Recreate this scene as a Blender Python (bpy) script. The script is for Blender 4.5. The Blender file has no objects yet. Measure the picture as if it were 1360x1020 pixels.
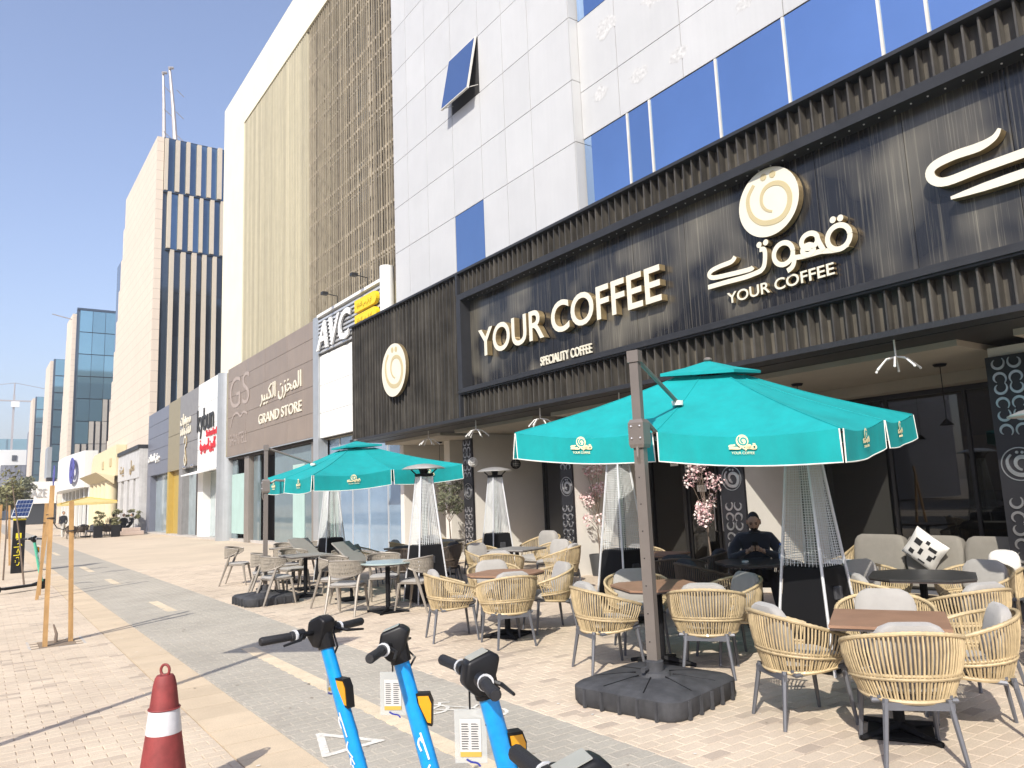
import bpy, bmesh, math, random
from mathutils import Vector, Matrix
from math import sin, cos, pi, radians as rad, sqrt, atan2
random.seed(7)
SC = bpy.context.scene
COL = SC.collection

# ------------------------------------------------------------------ camera
cam_d = bpy.data.cameras.new('camera'); cam = bpy.data.objects.new('camera', cam_d); COL.objects.link(cam)
YAW, PITCH, ROLL = rad(35.3), rad(8.31), rad(-2.325)
_f = Vector((sin(YAW)*cos(PITCH), cos(YAW)*cos(PITCH), sin(PITCH)))
_r = Vector((cos(YAW), -sin(YAW), 0)); _u = _r.cross(_f)
_R = _r*cos(ROLL) + _u*sin(ROLL); _U = -_r*sin(ROLL) + _u*cos(ROLL)
cam.matrix_world = Matrix(((_R.x, _U.x, -_f.x, 0), (_R.y, _U.y, -_f.y, 0), (_R.z, _U.z, -_f.z, 1.7), (0, 0, 0, 1)))
cam_d.sensor_width = 36; cam_d.lens = 36*1000/1360; cam_d.clip_start = .05; cam_d.clip_end = 3000
SC.camera = cam
# ------------------------------------------------------------------ sky and sun
SUN_EL = rad(38)
SUN_TO = Vector((-.80*cos(SUN_EL), -.60*cos(SUN_EL), sin(SUN_EL)))     # towards the sun
world = bpy.data.worlds.new('World'); SC.world = world; world.use_nodes = True
wn = world.node_tree; wn.nodes.clear()
sky = wn.nodes.new('ShaderNodeTexSky'); sky.sky_type = 'NISHITA'; sky.sun_disc = False
sky.sun_elevation = SUN_EL; sky.sun_rotation = atan2(SUN_TO.x, SUN_TO.y)
sky.air_density = 1.4; sky.dust_density = 2.6; sky.ozone_density = 5.0; sky.altitude = 600
bg = wn.nodes.new('ShaderNodeBackground'); bg.inputs['Strength'].default_value = .15
wo = wn.nodes.new('ShaderNodeOutputWorld')
hs = wn.nodes.new('ShaderNodeHueSaturation'); hs.inputs['Saturation'].default_value = .90
tint = wn.nodes.new('ShaderNodeMix'); tint.data_type = 'RGBA'; tint.blend_type = 'MULTIPLY'; tint.inputs['Factor'].default_value = 1; tint.inputs['B'].default_value = (1.10, .99, 1.03, 1)
wn.links.new(sky.outputs[0], hs.inputs['Color']); wn.links.new(hs.outputs[0], tint.inputs['A']); wn.links.new(tint.outputs['Result'], bg.inputs['Color']); wn.links.new(bg.outputs[0], wo.inputs['Surface'])
sun_d = bpy.data.lights.new('sun', 'SUN'); sun_d.energy = 4.3; sun_d.angle = rad(.53); sun_d.color = (1, .945, .85)
sun = bpy.data.objects.new('sun', sun_d); COL.objects.link(sun); sun.location = (-20, -15, 30)
sun.rotation_euler = SUN_TO.to_track_quat('Z', 'Y').to_euler()
SC.view_settings.view_transform = 'Standard'; SC.view_settings.look = 'None'
SC.view_settings.exposure = .52; SC.view_settings.gamma = 1; SC.view_settings.use_curve_mapping = False
SC.render.engine = 'CYCLES'
SC.cycles.use_denoising = True
try: SC.cycles.denoiser = 'OPENIMAGEDENOISE'
except Exception: pass
SC.cycles.max_bounces = 7; SC.cycles.transparent_max_bounces = 16; SC.cycles.glossy_bounces = 4
SC.cycles.caustics_reflective = False; SC.cycles.caustics_refractive = False

# ------------------------------------------------------------------ materials
MATS = {}
def nd(nt, kind, **kw):
    n = nt.nodes.new(kind)
    for k, v in kw.items(): setattr(n, k, v)
    return n
def M(name, col, rough=.6, metal=0., var=.10, vs=3., bump=0., bs=60., spec=.5, streak=0., rnd=0., coat=0., trans=0., emit=None, ramp=None, brick=None, sheen=0., micro=0.):
    """procedural principled material; colour varied with noise, streaks and per-piece randomness"""
    if name in MATS: return MATS[name]
    m = bpy.data.materials.new(name); m.use_nodes = True; MATS[name] = m
    nt = m.node_tree; L = nt.links.new; b = nt.nodes['Principled BSDF']
    c = (*col, 1)
    b.inputs['Base Color'].default_value = c; b.inputs['Roughness'].default_value = rough
    b.inputs['Metallic'].default_value = metal; b.inputs['Specular IOR Level'].default_value = spec
    if coat: b.inputs['Coat Weight'].default_value = coat; b.inputs['Coat Roughness'].default_value = .08
    if trans: b.inputs['Transmission Weight'].default_value = trans
    if sheen: b.inputs['Sheen Weight'].default_value = sheen
    geo = nd(nt, 'ShaderNodeNewGeometry')
    cur = None
    def rgb(v):
        n = nd(nt, 'ShaderNodeRGB'); n.outputs[0].default_value = (*v, 1); return n.outputs[0]
    if ramp or rnd:
        oi = nd(nt, 'ShaderNodeObjectInfo'); ad = nd(nt, 'ShaderNodeMath', operation='ADD'); fr = nd(nt, 'ShaderNodeMath', operation='FRACT')
        L(oi.outputs['Random'], ad.inputs[0]); L(geo.outputs['Random Per Island'], ad.inputs[1]); L(ad.outputs[0], fr.inputs[0])
        rv = fr.outputs[0]
        if ramp:
            cr = nd(nt, 'ShaderNodeValToRGB'); cr.color_ramp.interpolation = 'LINEAR'
            el = cr.color_ramp.elements
            while len(el) < len(ramp): el.new(.5)
            for e, (p, cc) in zip(el, ramp): e.position = p; e.color = (*cc, 1)
            L(rv, cr.inputs[0]); cur = cr.outputs[0]
    if cur is None: cur = rgb(col)
    if brick:
        bt = nd(nt, 'ShaderNodeTexBrick'); bw, bh, mort, c2, cm, plane = brick
        sp = nd(nt, 'ShaderNodeSeparateXYZ'); L(geo.outputs['Position'], sp.inputs[0])
        cb = nd(nt, 'ShaderNodeCombineXYZ'); L(sp.outputs[plane[0]], cb.inputs[0]); L(sp.outputs[plane[1]], cb.inputs[1])
        L(cb.outputs[0], bt.inputs['Vector'])
        bt.inputs['Scale'].default_value = 1; bt.inputs['Brick Width'].default_value = bw; bt.inputs['Row Height'].default_value = bh
        bt.inputs['Mortar Size'].default_value = mort; bt.inputs['Mortar Smooth'].default_value = .1; bt.inputs['Bias'].default_value = -.35
        bt.inputs['Color1'].default_value = c; bt.inputs['Color2'].default_value = (*c2, 1); bt.inputs['Mortar'].default_value = (*cm, 1)
        cur = bt.outputs['Color']
    def mul(cur, valsock, lo, hi):
        mr = nd(nt, 'ShaderNodeMapRange'); L(valsock, mr.inputs[0]); mr.inputs[1].default_value = .3; mr.inputs[2].default_value = .7
        mr.inputs[3].default_value = lo; mr.inputs[4].default_value = hi
        mx = nd(nt, 'ShaderNodeVectorMath', operation='SCALE'); L(cur, mx.inputs[0]); L(mr.outputs[0], mx.inputs['Scale']); return mx.outputs[0]
    if rnd and not ramp:
        mr = nd(nt, 'ShaderNodeMapRange'); L(rv, mr.inputs[0]); mr.inputs[3].default_value = 1-rnd; mr.inputs[4].default_value = 1+rnd
        mx = nd(nt, 'ShaderNodeVectorMath', operation='SCALE'); L(cur, mx.inputs[0]); L(mr.outputs[0], mx.inputs['Scale']); cur = mx.outputs[0]
    if var:
        no = nd(nt, 'ShaderNodeTexNoise'); no.inputs['Scale'].default_value = vs; no.inputs['Detail'].default_value = 5; no.inputs['Roughness'].default_value = .65
        L(geo.outputs['Position'], no.inputs['Vector']); cur = mul(cur, no.outputs['Fac'], 1-var, 1+var)
    if micro:
        no = nd(nt, 'ShaderNodeTexNoise'); no.inputs['Scale'].default_value = 90; no.inputs['Detail'].default_value = 2
        L(geo.outputs['Position'], no.inputs['Vector']); cur = mul(cur, no.outputs['Fac'], 1-micro, 1+micro)
    if streak:
        mp = nd(nt, 'ShaderNodeMapping'); mp.inputs['Scale'].default_value = (14, 14, .35); L(geo.outputs['Position'], mp.inputs[0])
        no = nd(nt, 'ShaderNodeTexNoise'); no.inputs['Scale'].default_value = 1; no.inputs['Detail'].default_value = 4
        L(mp.outputs[0], no.inputs['Vector']); cur = mul(cur, no.outputs['Fac'], 1-streak, 1+streak)
        rr = nd(nt, 'ShaderNodeMapRange'); L(no.outputs['Fac'], rr.inputs[0]); rr.inputs[3].default_value = max(.02, rough-.12); rr.inputs[4].default_value = rough+.15
        L(rr.outputs[0], b.inputs['Roughness'])
    if cur is not None: L(cur, b.inputs['Base Color'])
    if bump:
        no = nd(nt, 'ShaderNodeTexNoise'); no.inputs['Scale'].default_value = bs; no.inputs['Detail'].default_value = 3
        L(geo.outputs['Position'], no.inputs['Vector'])
        bp = nd(nt, 'ShaderNodeBump'); bp.inputs['Strength'].default_value = bump; bp.inputs['Distance'].default_value = .01
        L(no.outputs['Fac'], bp.inputs['Height']); L(bp.outputs[0], b.inputs['Normal'])
    if emit:
        b.inputs['Emission Color'].default_value = (*emit[0], 1); b.inputs['Emission Strength'].default_value = emit[1]
    return m
def glass(name, tint=(.75, .8, .8), refl=(1, 1, 1), ior=1.5, rough=.01, haze=0.):
    """thin sheet glass: see-through with fresnel reflection"""
    if name in MATS: return MATS[name]
    m = bpy.data.materials.new(name); m.use_nodes = True; MATS[name] = m
    nt = m.node_tree; nt.nodes.clear(); L = nt.links.new
    tr = nd(nt, 'ShaderNodeBsdfTransparent'); tr.inputs[0].default_value = (*tint, 1)
    gl = nd(nt, 'ShaderNodeBsdfGlossy'); gl.inputs[0].default_value = (*refl, 1); gl.inputs['Roughness'].default_value = rough
    fr = nd(nt, 'ShaderNodeFresnel'); fr.inputs['IOR'].default_value = ior
    base = tr.outputs[0]
    if haze:
        df = nd(nt, 'ShaderNodeBsdfDiffuse'); df.inputs[0].default_value = (.75, .78, .78, 1)
        mh = nd(nt, 'ShaderNodeMixShader'); mh.inputs[0].default_value = haze; L(base, mh.inputs[1]); L(df.outputs[0], mh.inputs[2]); base = mh.outputs[0]
    mx = nd(nt, 'ShaderNodeMixShader'); L(fr.outputs[0], mx.inputs[0]); L(base, mx.inputs[1]); L(gl.outputs[0], mx.inputs[2])
    o = nd(nt, 'ShaderNodeOutputMaterial'); L(mx.outputs[0], o.inputs['Surface'])
    return m

# ------------------------------------------------------------------ mesh helpers
def wl(o):
    v = Vector((0, 0, 0))
    while o is not None: v = v + o.location; o = o.parent
    return v
class MB:
    def __init__(s): s.v = []; s.f = []; s.mi = []; s.cur = 0
    def add(s, vs, fs):
        n = len(s.v); s.v += [tuple(v) for v in vs]; s.f += [tuple(i+n for i in f) for f in fs]; s.mi += [s.cur]*len(fs); return s
    def box(s, x0, x1, y0, y1, z0, z1, rz=0, piv=None):
        vs = [(x, y, z) for x in (x0, x1) for y in (y0, y1) for z in (z0, z1)]
        if rz:
            px, py = piv or ((x0+x1)/2, (y0+y1)/2); c, n = cos(rz), sin(rz)
            vs = [(px+(x-px)*c-(y-py)*n, py+(x-px)*n+(y-py)*c, z) for x, y, z in vs]
        return s.add(vs, [(0, 1, 3, 2), (4, 6, 7, 5), (0, 4, 5, 1), (2, 3, 7, 6), (0, 2, 6, 4), (1, 5, 7, 3)])
    def cbox(s, x0, x1, y0, y1, z0, z1, b=.01):
        """box with chamfered vertical and top/bottom edges"""
        def ring(i, z): 
            return [(x0+i+b, y0+i, z), (x1-i-b, y0+i, z), (x1-i, y0+i+b, z), (x1-i, y1-i-b, z), (x1-i-b, y1-i, z), (x0+i+b, y1-i, z), (x0+i, y1-i-b, z), (x0+i, y0+i+b, z)]
        return s.loft([ring(b, z0), ring(0, z0+b), ring(0, z1-b), ring(b, z1)], True, True)
    def loft(s, rings, closed=True, caps=False, cap0=None, cap1=None):
        n = len(rings[0]); vs = [p for r in rings for p in r]; fs = []
        for i in range(len(rings)-1):
            for j in range(n if closed else n-1):
                k = (j+1) % n; fs.append((i*n+j, i*n+k, (i+1)*n+k, (i+1)*n+j))
        if caps or cap0: fs.append(tuple(range(n-1, -1, -1)))
        if caps or cap1: fs.append(tuple((len(rings)-1)*n+j for j in range(n)))
        return s.add(vs, fs)
    def tube(s, pts, r, n=8, caps=True, sy=1.):
        """tube along a polyline; r a number or list"""
        P = [Vector(p) for p in pts]; R = r if isinstance(r, (list, tuple)) else [r]*len(P)
        up = None; rings = []
        for i, p in enumerate(P):
            t = (P[min(i+1, len(P)-1)]-P[max(i-1, 0)])
            if t.length < 1e-9: t = Vector((0, 0, 1))
            t.normalize()
            if up is None: up = Vector((0, 0, 1)) if abs(t.z) < .9 else Vector((0, 1, 0))
            a = t.cross(up)
            if a.length < 1e-6: a = t.cross(Vector((1, 0, 0)))
            a.normalize(); b = a.cross(t).normalized(); up = b
            rings.append([p+(a*cos(2*pi*k/n)+b*sin(2*pi*k/n)*sy)*R[i] for k in range(n)])
        return s.loft(rings, True, caps)
    def lathe(s, c, prof, n=16, caps=True):
        rings = [[(c[0]+r*cos(2*pi*k/n), c[1]+r*sin(2*pi*k/n), c[2]+z) for k in range(n)] for r, z in prof]
        return s.loft(rings, True, caps)
    def prism(s, poly, fn0, fn1):
        """polygon list of (u,v); fn maps (u,v)->3d for both faces"""
        n = len(poly); return s.add([fn0(*p) for p in poly]+[fn1(*p) for p in poly], [tuple(range(n)), tuple(range(2*n-1, n-1, -1))]+[(j, n+j, n+(j+1) % n, (j+1) % n) for j in range(n)])
    def ball(s, c, rx, ry=None, rz=None, n=10, m=7):
        ry = ry or rx; rz = rz or rx
        rings = [[(c[0]+rx*sin(pi*i/m)*cos(2*pi*k/n), c[1]+ry*sin(pi*i/m)*sin(2*pi*k/n), c[2]-rz*cos(pi*i/m)) for k in range(n)] for i in range(1, m)]
        return s.loft(rings, True, True)
    def quad(s, a, b, c, d): return s.add([a, b, c, d], [(0, 1, 2, 3)])
    def merge(s, o, fn=None):
        n = len(s.v); s.v += [tuple(fn(Vector(v))) if fn else v for v in o.v]; s.f += [tuple(i+n for i in f) for f in o.f]; s.mi += o.mi; return s
    def mesh(s, name, mats, smooth=False, off=None):
        me = bpy.data.meshes.new(name)
        vs = s.v if off is None else [(v[0]-off.x, v[1]-off.y, v[2]-off.z) for v in s.v]
        me.from_pydata(vs, [], s.f)
        for m in (mats if isinstance(mats, (list, tuple)) else [mats]): me.materials.append(m)
        if any(s.mi): me.polygons.foreach_set('material_index', s.mi)
        me.validate(); me.update()
        bm = bmesh.new(); bm.from_mesh(me); bmesh.ops.recalc_face_normals(bm, faces=bm.faces); bm.to_mesh(me); bm.free()
        if smooth:
            me.shade_smooth()
            try: me.set_sharp_from_angle(angle=rad(38))
            except Exception: pass
        return me
    def build(s, name, mats, parent=None, smooth=False, kind=None):
        off = wl(parent) if parent is not None else None
        o = bpy.data.objects.new(name, s.mesh(name, mats, smooth, off)); COL.objects.link(o)
        if parent is not None: o.parent = parent
        if kind: o['kind'] = kind
        return o
def thing(name, label, cat, loc=(0, 0, 0), group=None, rz=0):
    o = bpy.data.objects.new(name, None); COL.objects.link(o); o.location = loc; o.rotation_euler.z = rz
    o.empty_display_size = .1
    tag(o, label, cat, group); return o
def tag(o, label, cat, group=None):
    o['label'] = label; o['category'] = cat
    if group: o['group'] = group
    return o
def structure(o): o['kind'] = 'structure'; return o
_cubes = {}
def cube(mat):
    if mat.name not in _cubes:
        _cubes[mat.name] = MB().box(-.5, .5, -.5, .5, -.5, .5).mesh('block_'+mat.name, mat)
    return _cubes[mat.name]
def bx(name, mat, parent, x0, x1, y0, y1, z0, z1):
    """one block piece as an object of its own (shared unit mesh)"""
    o = bpy.data.objects.new(name, cube(mat)); COL.objects.link(o); off = wl(parent) if parent is not None else Vector((0, 0, 0))
    o.parent = parent; o.location = Vector(((x0+x1)/2, (y0+y1)/2, (z0+z1)/2))-off; o.scale = (abs(x1-x0), abs(y1-y0), abs(z1-z0)); return o
def copy_tree(o, parent=None):
    c = o.copy(); COL.objects.link(c); c.parent = parent
    for ch in o.children: copy_tree(ch, c)
    return c
# ------------------------------------------------------------------ lettering
def text_mb(body, h=1., depth=.02, offset=0., shear=0., space=1.):
    """list of (letter MB, x) in a plane x right / y up, cap height h, starting at x=0; also the total width"""
    cu = bpy.data.curves.new('t', 'FONT'); cu.body = body; cu.size = h/.69; cu.extrude = depth/2; cu.offset = offset*h; cu.shear = shear
    cu.space_character = space; cu.resolution_u = 5; cu.align_x = 'LEFT'
    ob = bpy.data.objects.new('t', cu); COL.objects.link(ob)
    dg = bpy.context.evaluated_depsgraph_get(); me = bpy.data.meshes.new_from_object(ob.evaluated_get(dg))
    mb = MB(); mb.v = [tuple(v.co) for v in me.vertices]; mb.f = [tuple(p.vertices) for p in me.polygons]; mb.mi = [0]*len(mb.f)
    bpy.data.objects.remove(ob); bpy.data.curves.remove(cu); bpy.data.meshes.remove(me)
    return mb
def text_on(bodyname, body, h, depth, fn, mats, parent, width=None, offset=0., shear=0., space=1., face_split=False, align='L'):
    """lettering laid on a surface: fn(u, v, w) -> world, u right, v up, w outward"""
    mb = text_mb(body, h, depth, offset, shear, space)
    if not mb.v: return None
    x0 = min(v[0] for v in mb.v); x1 = max(v[0] for v in mb.v); k = (width/(x1-x0)) if width else 1.
    sh = 0 if align == 'L' else ((x1-x0)*k/2 if align == 'C' else (x1-x0)*k)
    if face_split:
        mx = max(v[2] for v in mb.v)
        mb.mi = [0 if all(mb.v[i][2] > mx-1e-5 for i in f) else 1 for f in mb.f]
    o = MB().merge(mb, lambda v: fn((v.x-x0)*k-sh, v.y, v.z+depth/2))
    return o.build(bodyname, mats, parent)
def letters_on(names, body, h, depth, fn, mats, parent, width, offset=0., face_split=True):
    """each letter its own object"""
    xs = []; mbs = []
    full = text_mb(body, h, depth, offset); X0 = min(v[0] for v in full.v); X1 = max(v[0] for v in full.v); k = width/(X1-X0)
    # split into islands grouped by glyph using connected components, merged when overlapping in x
    par = list(range(len(full.v)))
    def find(a):
        while par[a] != a: par[a] = par[par[a]]; a = par[a]
        return a
    for f in full.f:
        for i in f[1:]:
            a, b = find(f[0]), find(i)
            if a != b: par[a] = b
    comp = {}
    for f, _ in zip(full.f, full.mi): comp.setdefault(find(f[0]), []).append(f)
    groups = []
    for fs in comp.values():
        ids = {i for f in fs for i in f}; lo = min(full.v[i][0] for i in ids); hi = max(full.v[i][0] for i in ids)
        groups.append([lo, hi, fs])
    groups.sort(key=lambda g: g[0]); out = []
    for g in groups:
        if out and g[0] < out[-1][1]-.25*(out[-1][1]-out[-1][0]): out[-1][1] = max(out[-1][1], g[1]); out[-1][2] += g[2]
        else: out.append(g)
    mxz = max(v[2] for v in full.v); obs = []
    for lo, hi, fs in out:
        ids = sorted({i for f in fs for i in f}); ren = {a: b for b, a in enumerate(ids)}
        mb = MB(); mb.v = [tuple(fn((full.v[i][0]-X0)*k, full.v[i][1], full.v[i][2]+depth/2)) for i in ids]
        mb.f = [tuple(ren[i] for i in f) for f in fs]
        mb.mi = [0 if (not face_split or all(full.v[i][2] > mxz-1e-5 for i in f)) else 1 for f in fs]
        obs.append(mb.build(names, mats, parent))
    return obs
def stroke(mb, pts, w, d, fn, taper=None, w0=0.):
    """flat ribbon stroke with thickness: pts (u,v), half width w, depth d from w0"""
    P = [Vector((p[0], p[1])) for p in pts]; n = len(P)
    # resample (catmull-rom)
    Q = []
    for i in range(n-1):
        p0, p1, p2, p3 = P[max(i-1, 0)], P[i], P[i+1], P[min(i+2, n-1)]
        for k in range(4):
            t = k/4; Q.append(.5*((2*p1)+(p2-p0)*t+(2*p0-5*p1+4*p2-p3)*t*t+(3*p1-p0-3*p2+p3)*t**3))
    Q.append(P[-1]); m = len(Q); rings = []
    for i, q in enumerate(Q):
        t = Q[min(i+1, m-1)]-Q[max(i-1, 0)]; t = t.normalized() if t.length > 1e-9 else Vector((1, 0)); nn = Vector((-t.y, t.x))
        ww = w*(taper(i/(m-1)) if taper else 1)
        a, b = q+nn*ww, q-nn*ww
        rings.append([fn(a.x, a.y, w0), fn(b.x, b.y, w0), fn(b.x, b.y, w0+d), fn(a.x, a.y, w0+d)])
    fs0 = len(mb.f); mb.loft(rings, True, True)
    for k in range(fs0, len(mb.f)):
        j = (k-fs0) % 4
        mb.mi[k] = 0 if (j == 2 and k-fs0 < 4*(m-1)) else 1
    return mb
def disc(mb, c, r, d, fn, w0=0., n=28):
    poly = [(c[0]+r*cos(2*pi*k/n), c[1]+r*sin(2*pi*k/n)) for k in range(n)]
    b = len(mb.f); mb.prism(poly, lambda u, v: fn(u, v, w0+d), lambda u, v: fn(u, v, w0))
    for k in range(b, len(mb.f)): mb.mi[k] = 0 if k == b else 1
    return mb
import unicodedata
_AR = {}
for _c in range(0xFE80, 0xFEFD):
    _d = unicodedata.decomposition(chr(_c)).split()
    if len(_d) == 2: _AR.setdefault(chr(int(_d[1], 16)), {})[_d[0]] = chr(_c)
def arabic(s):
    """joined letter forms in visual order"""
    out = []
    two = lambda c: c in _AR and '<initial>' in _AR[c]
    for i, c in enumerate(s):
        if c not in _AR: out.append(c); continue
        pj = i > 0 and two(s[i-1]); nj = i < len(s)-1 and s[i+1] in _AR and two(c)
        k = '<medial>' if pj and nj else '<initial>' if nj else '<final>' if pj else '<isolated>'
        out.append(_AR[c].get(k, c))
    return ''.join(reversed(out))

# ================================================================== MATERIALS
beige_ramp = [(0., (.54, .45, .345)), (.30, (.57, .48, .37)), (.62, (.55, .46, .355)), (.90, (.53, .44, .34)), (.95, (.445, .37, .29)), (1., (.41, .34, .27))]
grey_ramp = [(0., (.385, .355, .30)), (.4, (.405, .375, .315)), (.8, (.395, .365, .307)), (1., (.375, .345, .293))]
m_pav = M('paver_beige', (.52, .42, .31), .9, spec=.12, var=.14, vs=.9, ramp=beige_ramp, bump=.35, bs=160, micro=.10)
m_joint = M('sand_joint', (.50, .415, .305), .95, var=.15, vs=2)
m_pavfar = M('paver_beige_far', (.56, .47, .36), .92, spec=.12, var=.10, vs=.35, brick=(.206, .103, .004, (.55, .46, .34), (.53, .44, .325), (0, 1)), micro=.06)
m_grey = M('paver_grey', (.31, .30, .27), .9, spec=.12, var=.12, vs=.8, ramp=grey_ramp, bump=.35, bs=170, micro=.12)
m_greyfar = M('paver_grey_far', (.395, .365, .307), .92, spec=.12, var=.07, vs=.4, brick=(.206, .103, .004, (.395, .365, .305), (.38, .352, .296), (0, 1)), micro=.07)
m_gjoint = M('grey_joint', (.39, .355, .297), .95, var=.12, vs=2)
m_band = M('paver_cream', (.56, .455, .325), .9, spec=.12, var=.08, vs=2, rnd=.06, bump=.3, bs=150, micro=.08)
m_line = M('cream_marking_block', (.62, .52, .37), .85, var=.10, vs=5, rnd=.06, micro=.10)
m_wpaint = M('worn_white_paint', (.66, .63, .56), .8, var=.22, vs=22, micro=.18)
m_asph = M('asphalt', (.055, .055, .057), .9, var=.2, vs=1.5, micro=.2)
m_dust = M('dusty_ground', (.42, .35, .27), .95, var=.15, vs=.05)
m_kerb = M('kerb_concrete', (.45, .42, .38), .85, var=.12, vs=3)

# ================================================================== GROUND
def sheet(name, mat, x0, x1, y0, y1, z, sub=1):
    mb = MB(); mb.quad((x0, y0, z), (x1, y0, z), (x1, y1, z), (x0, y1, z)); return structure(mb.build(name, mat))
sheet('ground', m_dust, -400, 400, -320, 900, -.16)
sheet('road', m_asph, -13, -1.75, -300, 600, -.14)
def slab(name, mat, x0, x1, y0, y1, z0, z1): return structure(MB().box(x0, x1, y0, y1, z0, z1).build(name, mat))
pavement = slab('pavement', [m_pavfar], -1.6, 60, -60, 420, -.15, 0.)
slab('kerb', m_kerb, -1.75, -1.6, -60, 420, -.15, .004)
bike_path = slab('bike_path', [m_greyfar], 1.93, 3.65, -30, 420, -.05, .004)

# individual pavers near the camera (stretcher bond, long side across the street)
BW, BH = .206, .103
def chamfer_block(w, h, t, b=.0035):
    mb = MB(); r0 = [(-w/2, -h/2, -t), (w/2, -h/2, -t), (w/2, h/2, -t), (-w/2, h/2, -t)]
    r1 = [(x, y, -b) for x, y, _ in r0]; r2 = [(x*(1-2*b/w), y*(1-2*b/h), 0) for x, y, _ in r0]
    return mb.loft([r0, r1, r2], True, False, cap1=True)
_tf = _f; _tr = _R; _tu = _U
def proj(x, y, z):
    d = Vector((x, y, z-1.7)); w = d.dot(_tf)
    if w < .3: return None
    return (680+1000*d.dot(_tr)/w, 510-1000*d.dot(_tu)/w, w)
def lay_pavers(parent, xr, yr, mat, matj, zt, maxd, skip=None, hole=None, n_single=300, seed=1):
    rg = random.Random(seed); cells = []
    j0, j1 = int(yr[0]/BH), int(yr[1]/BH)
    for j in range(j0, j1):
        y = (j+.5)*BH; off = BW/2 if j % 2 else 0
        i0, i1 = int((xr[0]-off)/BW)-1, int((xr[1]-off)/BW)+1
        for i in range(i0, i1+1):
            xa, xb = max(xr[0], i*BW+off), min(xr[1], (i+1)*BW+off)
            if xb-xa < .05: continue
            x = (xa+xb)/2
            if skip and skip(x, y): continue
            p = proj(x, y, 0)
            if p is None: p = (-999, 9999, 999)
            vis = -5 < p[0] < 1365 and p[1] < 1024
            cells.append((0 if vis else 1, p[2], x, y, xb-xa))
    cells.sort()
    meshes = {}; mb = MB(); n = 0
    for vis, d, x, y, w in cells:
        dz = zt+rg.uniform(-.0012, .0012)
        if n < n_single:
            key = round(w, 3)
            if key not in meshes: meshes[key] = chamfer_block(w-.005, BH-.005, .03).mesh('paving_stone', mat)
            o = bpy.data.objects.new('paving_stone', meshes[key]); COL.objects.link(o); o.parent = parent
            o.location = (x, y, dz); o.rotation_euler = (rg.uniform(-.006, .006), rg.uniform(-.004, .004), rg.uniform(-.008, .008)); n += 1
        else:
            w2, h2 = w/2-.0025, BH/2-.0025; b = .0035
            tx, ty = rg.uniform(-.0008, .0008), rg.uniform(-.0005, .0005)
            mb.add([(x-w2, y-h2, dz-.018), (x+w2, y-h2, dz-.018), (x+w2, y+h2, dz-.018), (x-w2, y+h2, dz-.018),
                    (x-w2, y-h2, dz-b), (x+w2, y-h2, dz-b), (x+w2, y+h2, dz-b), (x-w2, y+h2, dz-b),
                    (x-w2+b, y-h2+b, dz-tx-ty), (x+w2-b, y-h2+b, dz+tx-ty), (x+w2-b, y+h2-b, dz+tx+ty), (x-w2+b, y+h2-b, dz-tx+ty)],
                   [(8, 9, 10, 11), (4, 5, 9, 8), (5, 6, 10, 9), (6, 7, 11, 10), (7, 4, 8, 11), (0, 1, 5, 4), (1, 2, 6, 5), (2, 3, 7, 6), (3, 0, 4, 7)])
    mb.build('paving_stones', mat, parent, kind='stuff')
PATH0, PATH1, BAND0 = 1.93, 3.65, 1.50
# sandy joints bed under the laid stones
bed = MB().quad((-.6, .2, .004), (PATH0-.43, .2, .004), (PATH0-.43, 24, .004), (-.6, 24, .004)).quad((PATH1, -.5, .004), (10.2, -.5, .004), (10.2, 24, .004), (PATH1, 24, .004)).build('joint_sand', m_joint, pavement)
MB().quad((PATH0, .2, .008), (PATH1, .2, .008), (PATH1, 24, .008), (PATH0, 24, .008)).build('joint_sand', m_gjoint, bike_path)
pit = lambda x, y: (.62 < x < 1.22 and 11.55 < y < 12.2)
lay_pavers(pavement, (-.6, BAND0), (.2, 24), m_pav, m_joint, .012, 60, skip=pit, n_single=120, seed=1)
lay_pavers(pavement, (PATH1, 10.2), (-.4, 24), m_pav, m_joint, .012, 60, n_single=180, seed=2)
def in_dash(x, y):
    return 2.63 < x < 2.79 and any(a < y < b for a, b in DASH)
DASH = [(3.6, 9.5), (13.8, 15.5), (19.8, 21.5)]
lay_pavers(bike_path, (PATH0, PATH1), (.2, 24), m_grey, m_gjoint, .014, 60, skip=in_dash, n_single=290, seed=3)
# cream edging slabs beside the path
for k in range(60):
    y0 = 1.0+k*.405
    if y0 > 24: break
    bx('edging_slab', m_band, pavement, BAND0+.006, PATH0-.006, y0, y0+.398, -.02, .0125+random.uniform(-.001, .001))
MB().box(BAND0, PATH0, 25.3, 300, -.02, .006).build('edging_strip', m_band, pavement)
# lane line blocks
for a, b in DASH:
    y = a
    while y < b-.05:
        y2 = min(b, y+.205); bx('line_block', m_line, bike_path, 2.635, 2.785, y+.003, y2-.003, -.01, .0155+random.uniform(-.001, .001)); y = y2
for a, b in ((24.7, 27.3), (35.6, 38.6), (46, 48.6), (57, 59.6)):
    bx('line_block', m_line, bike_path, 2.635, 2.785, a, b, -.01, .008)
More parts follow.
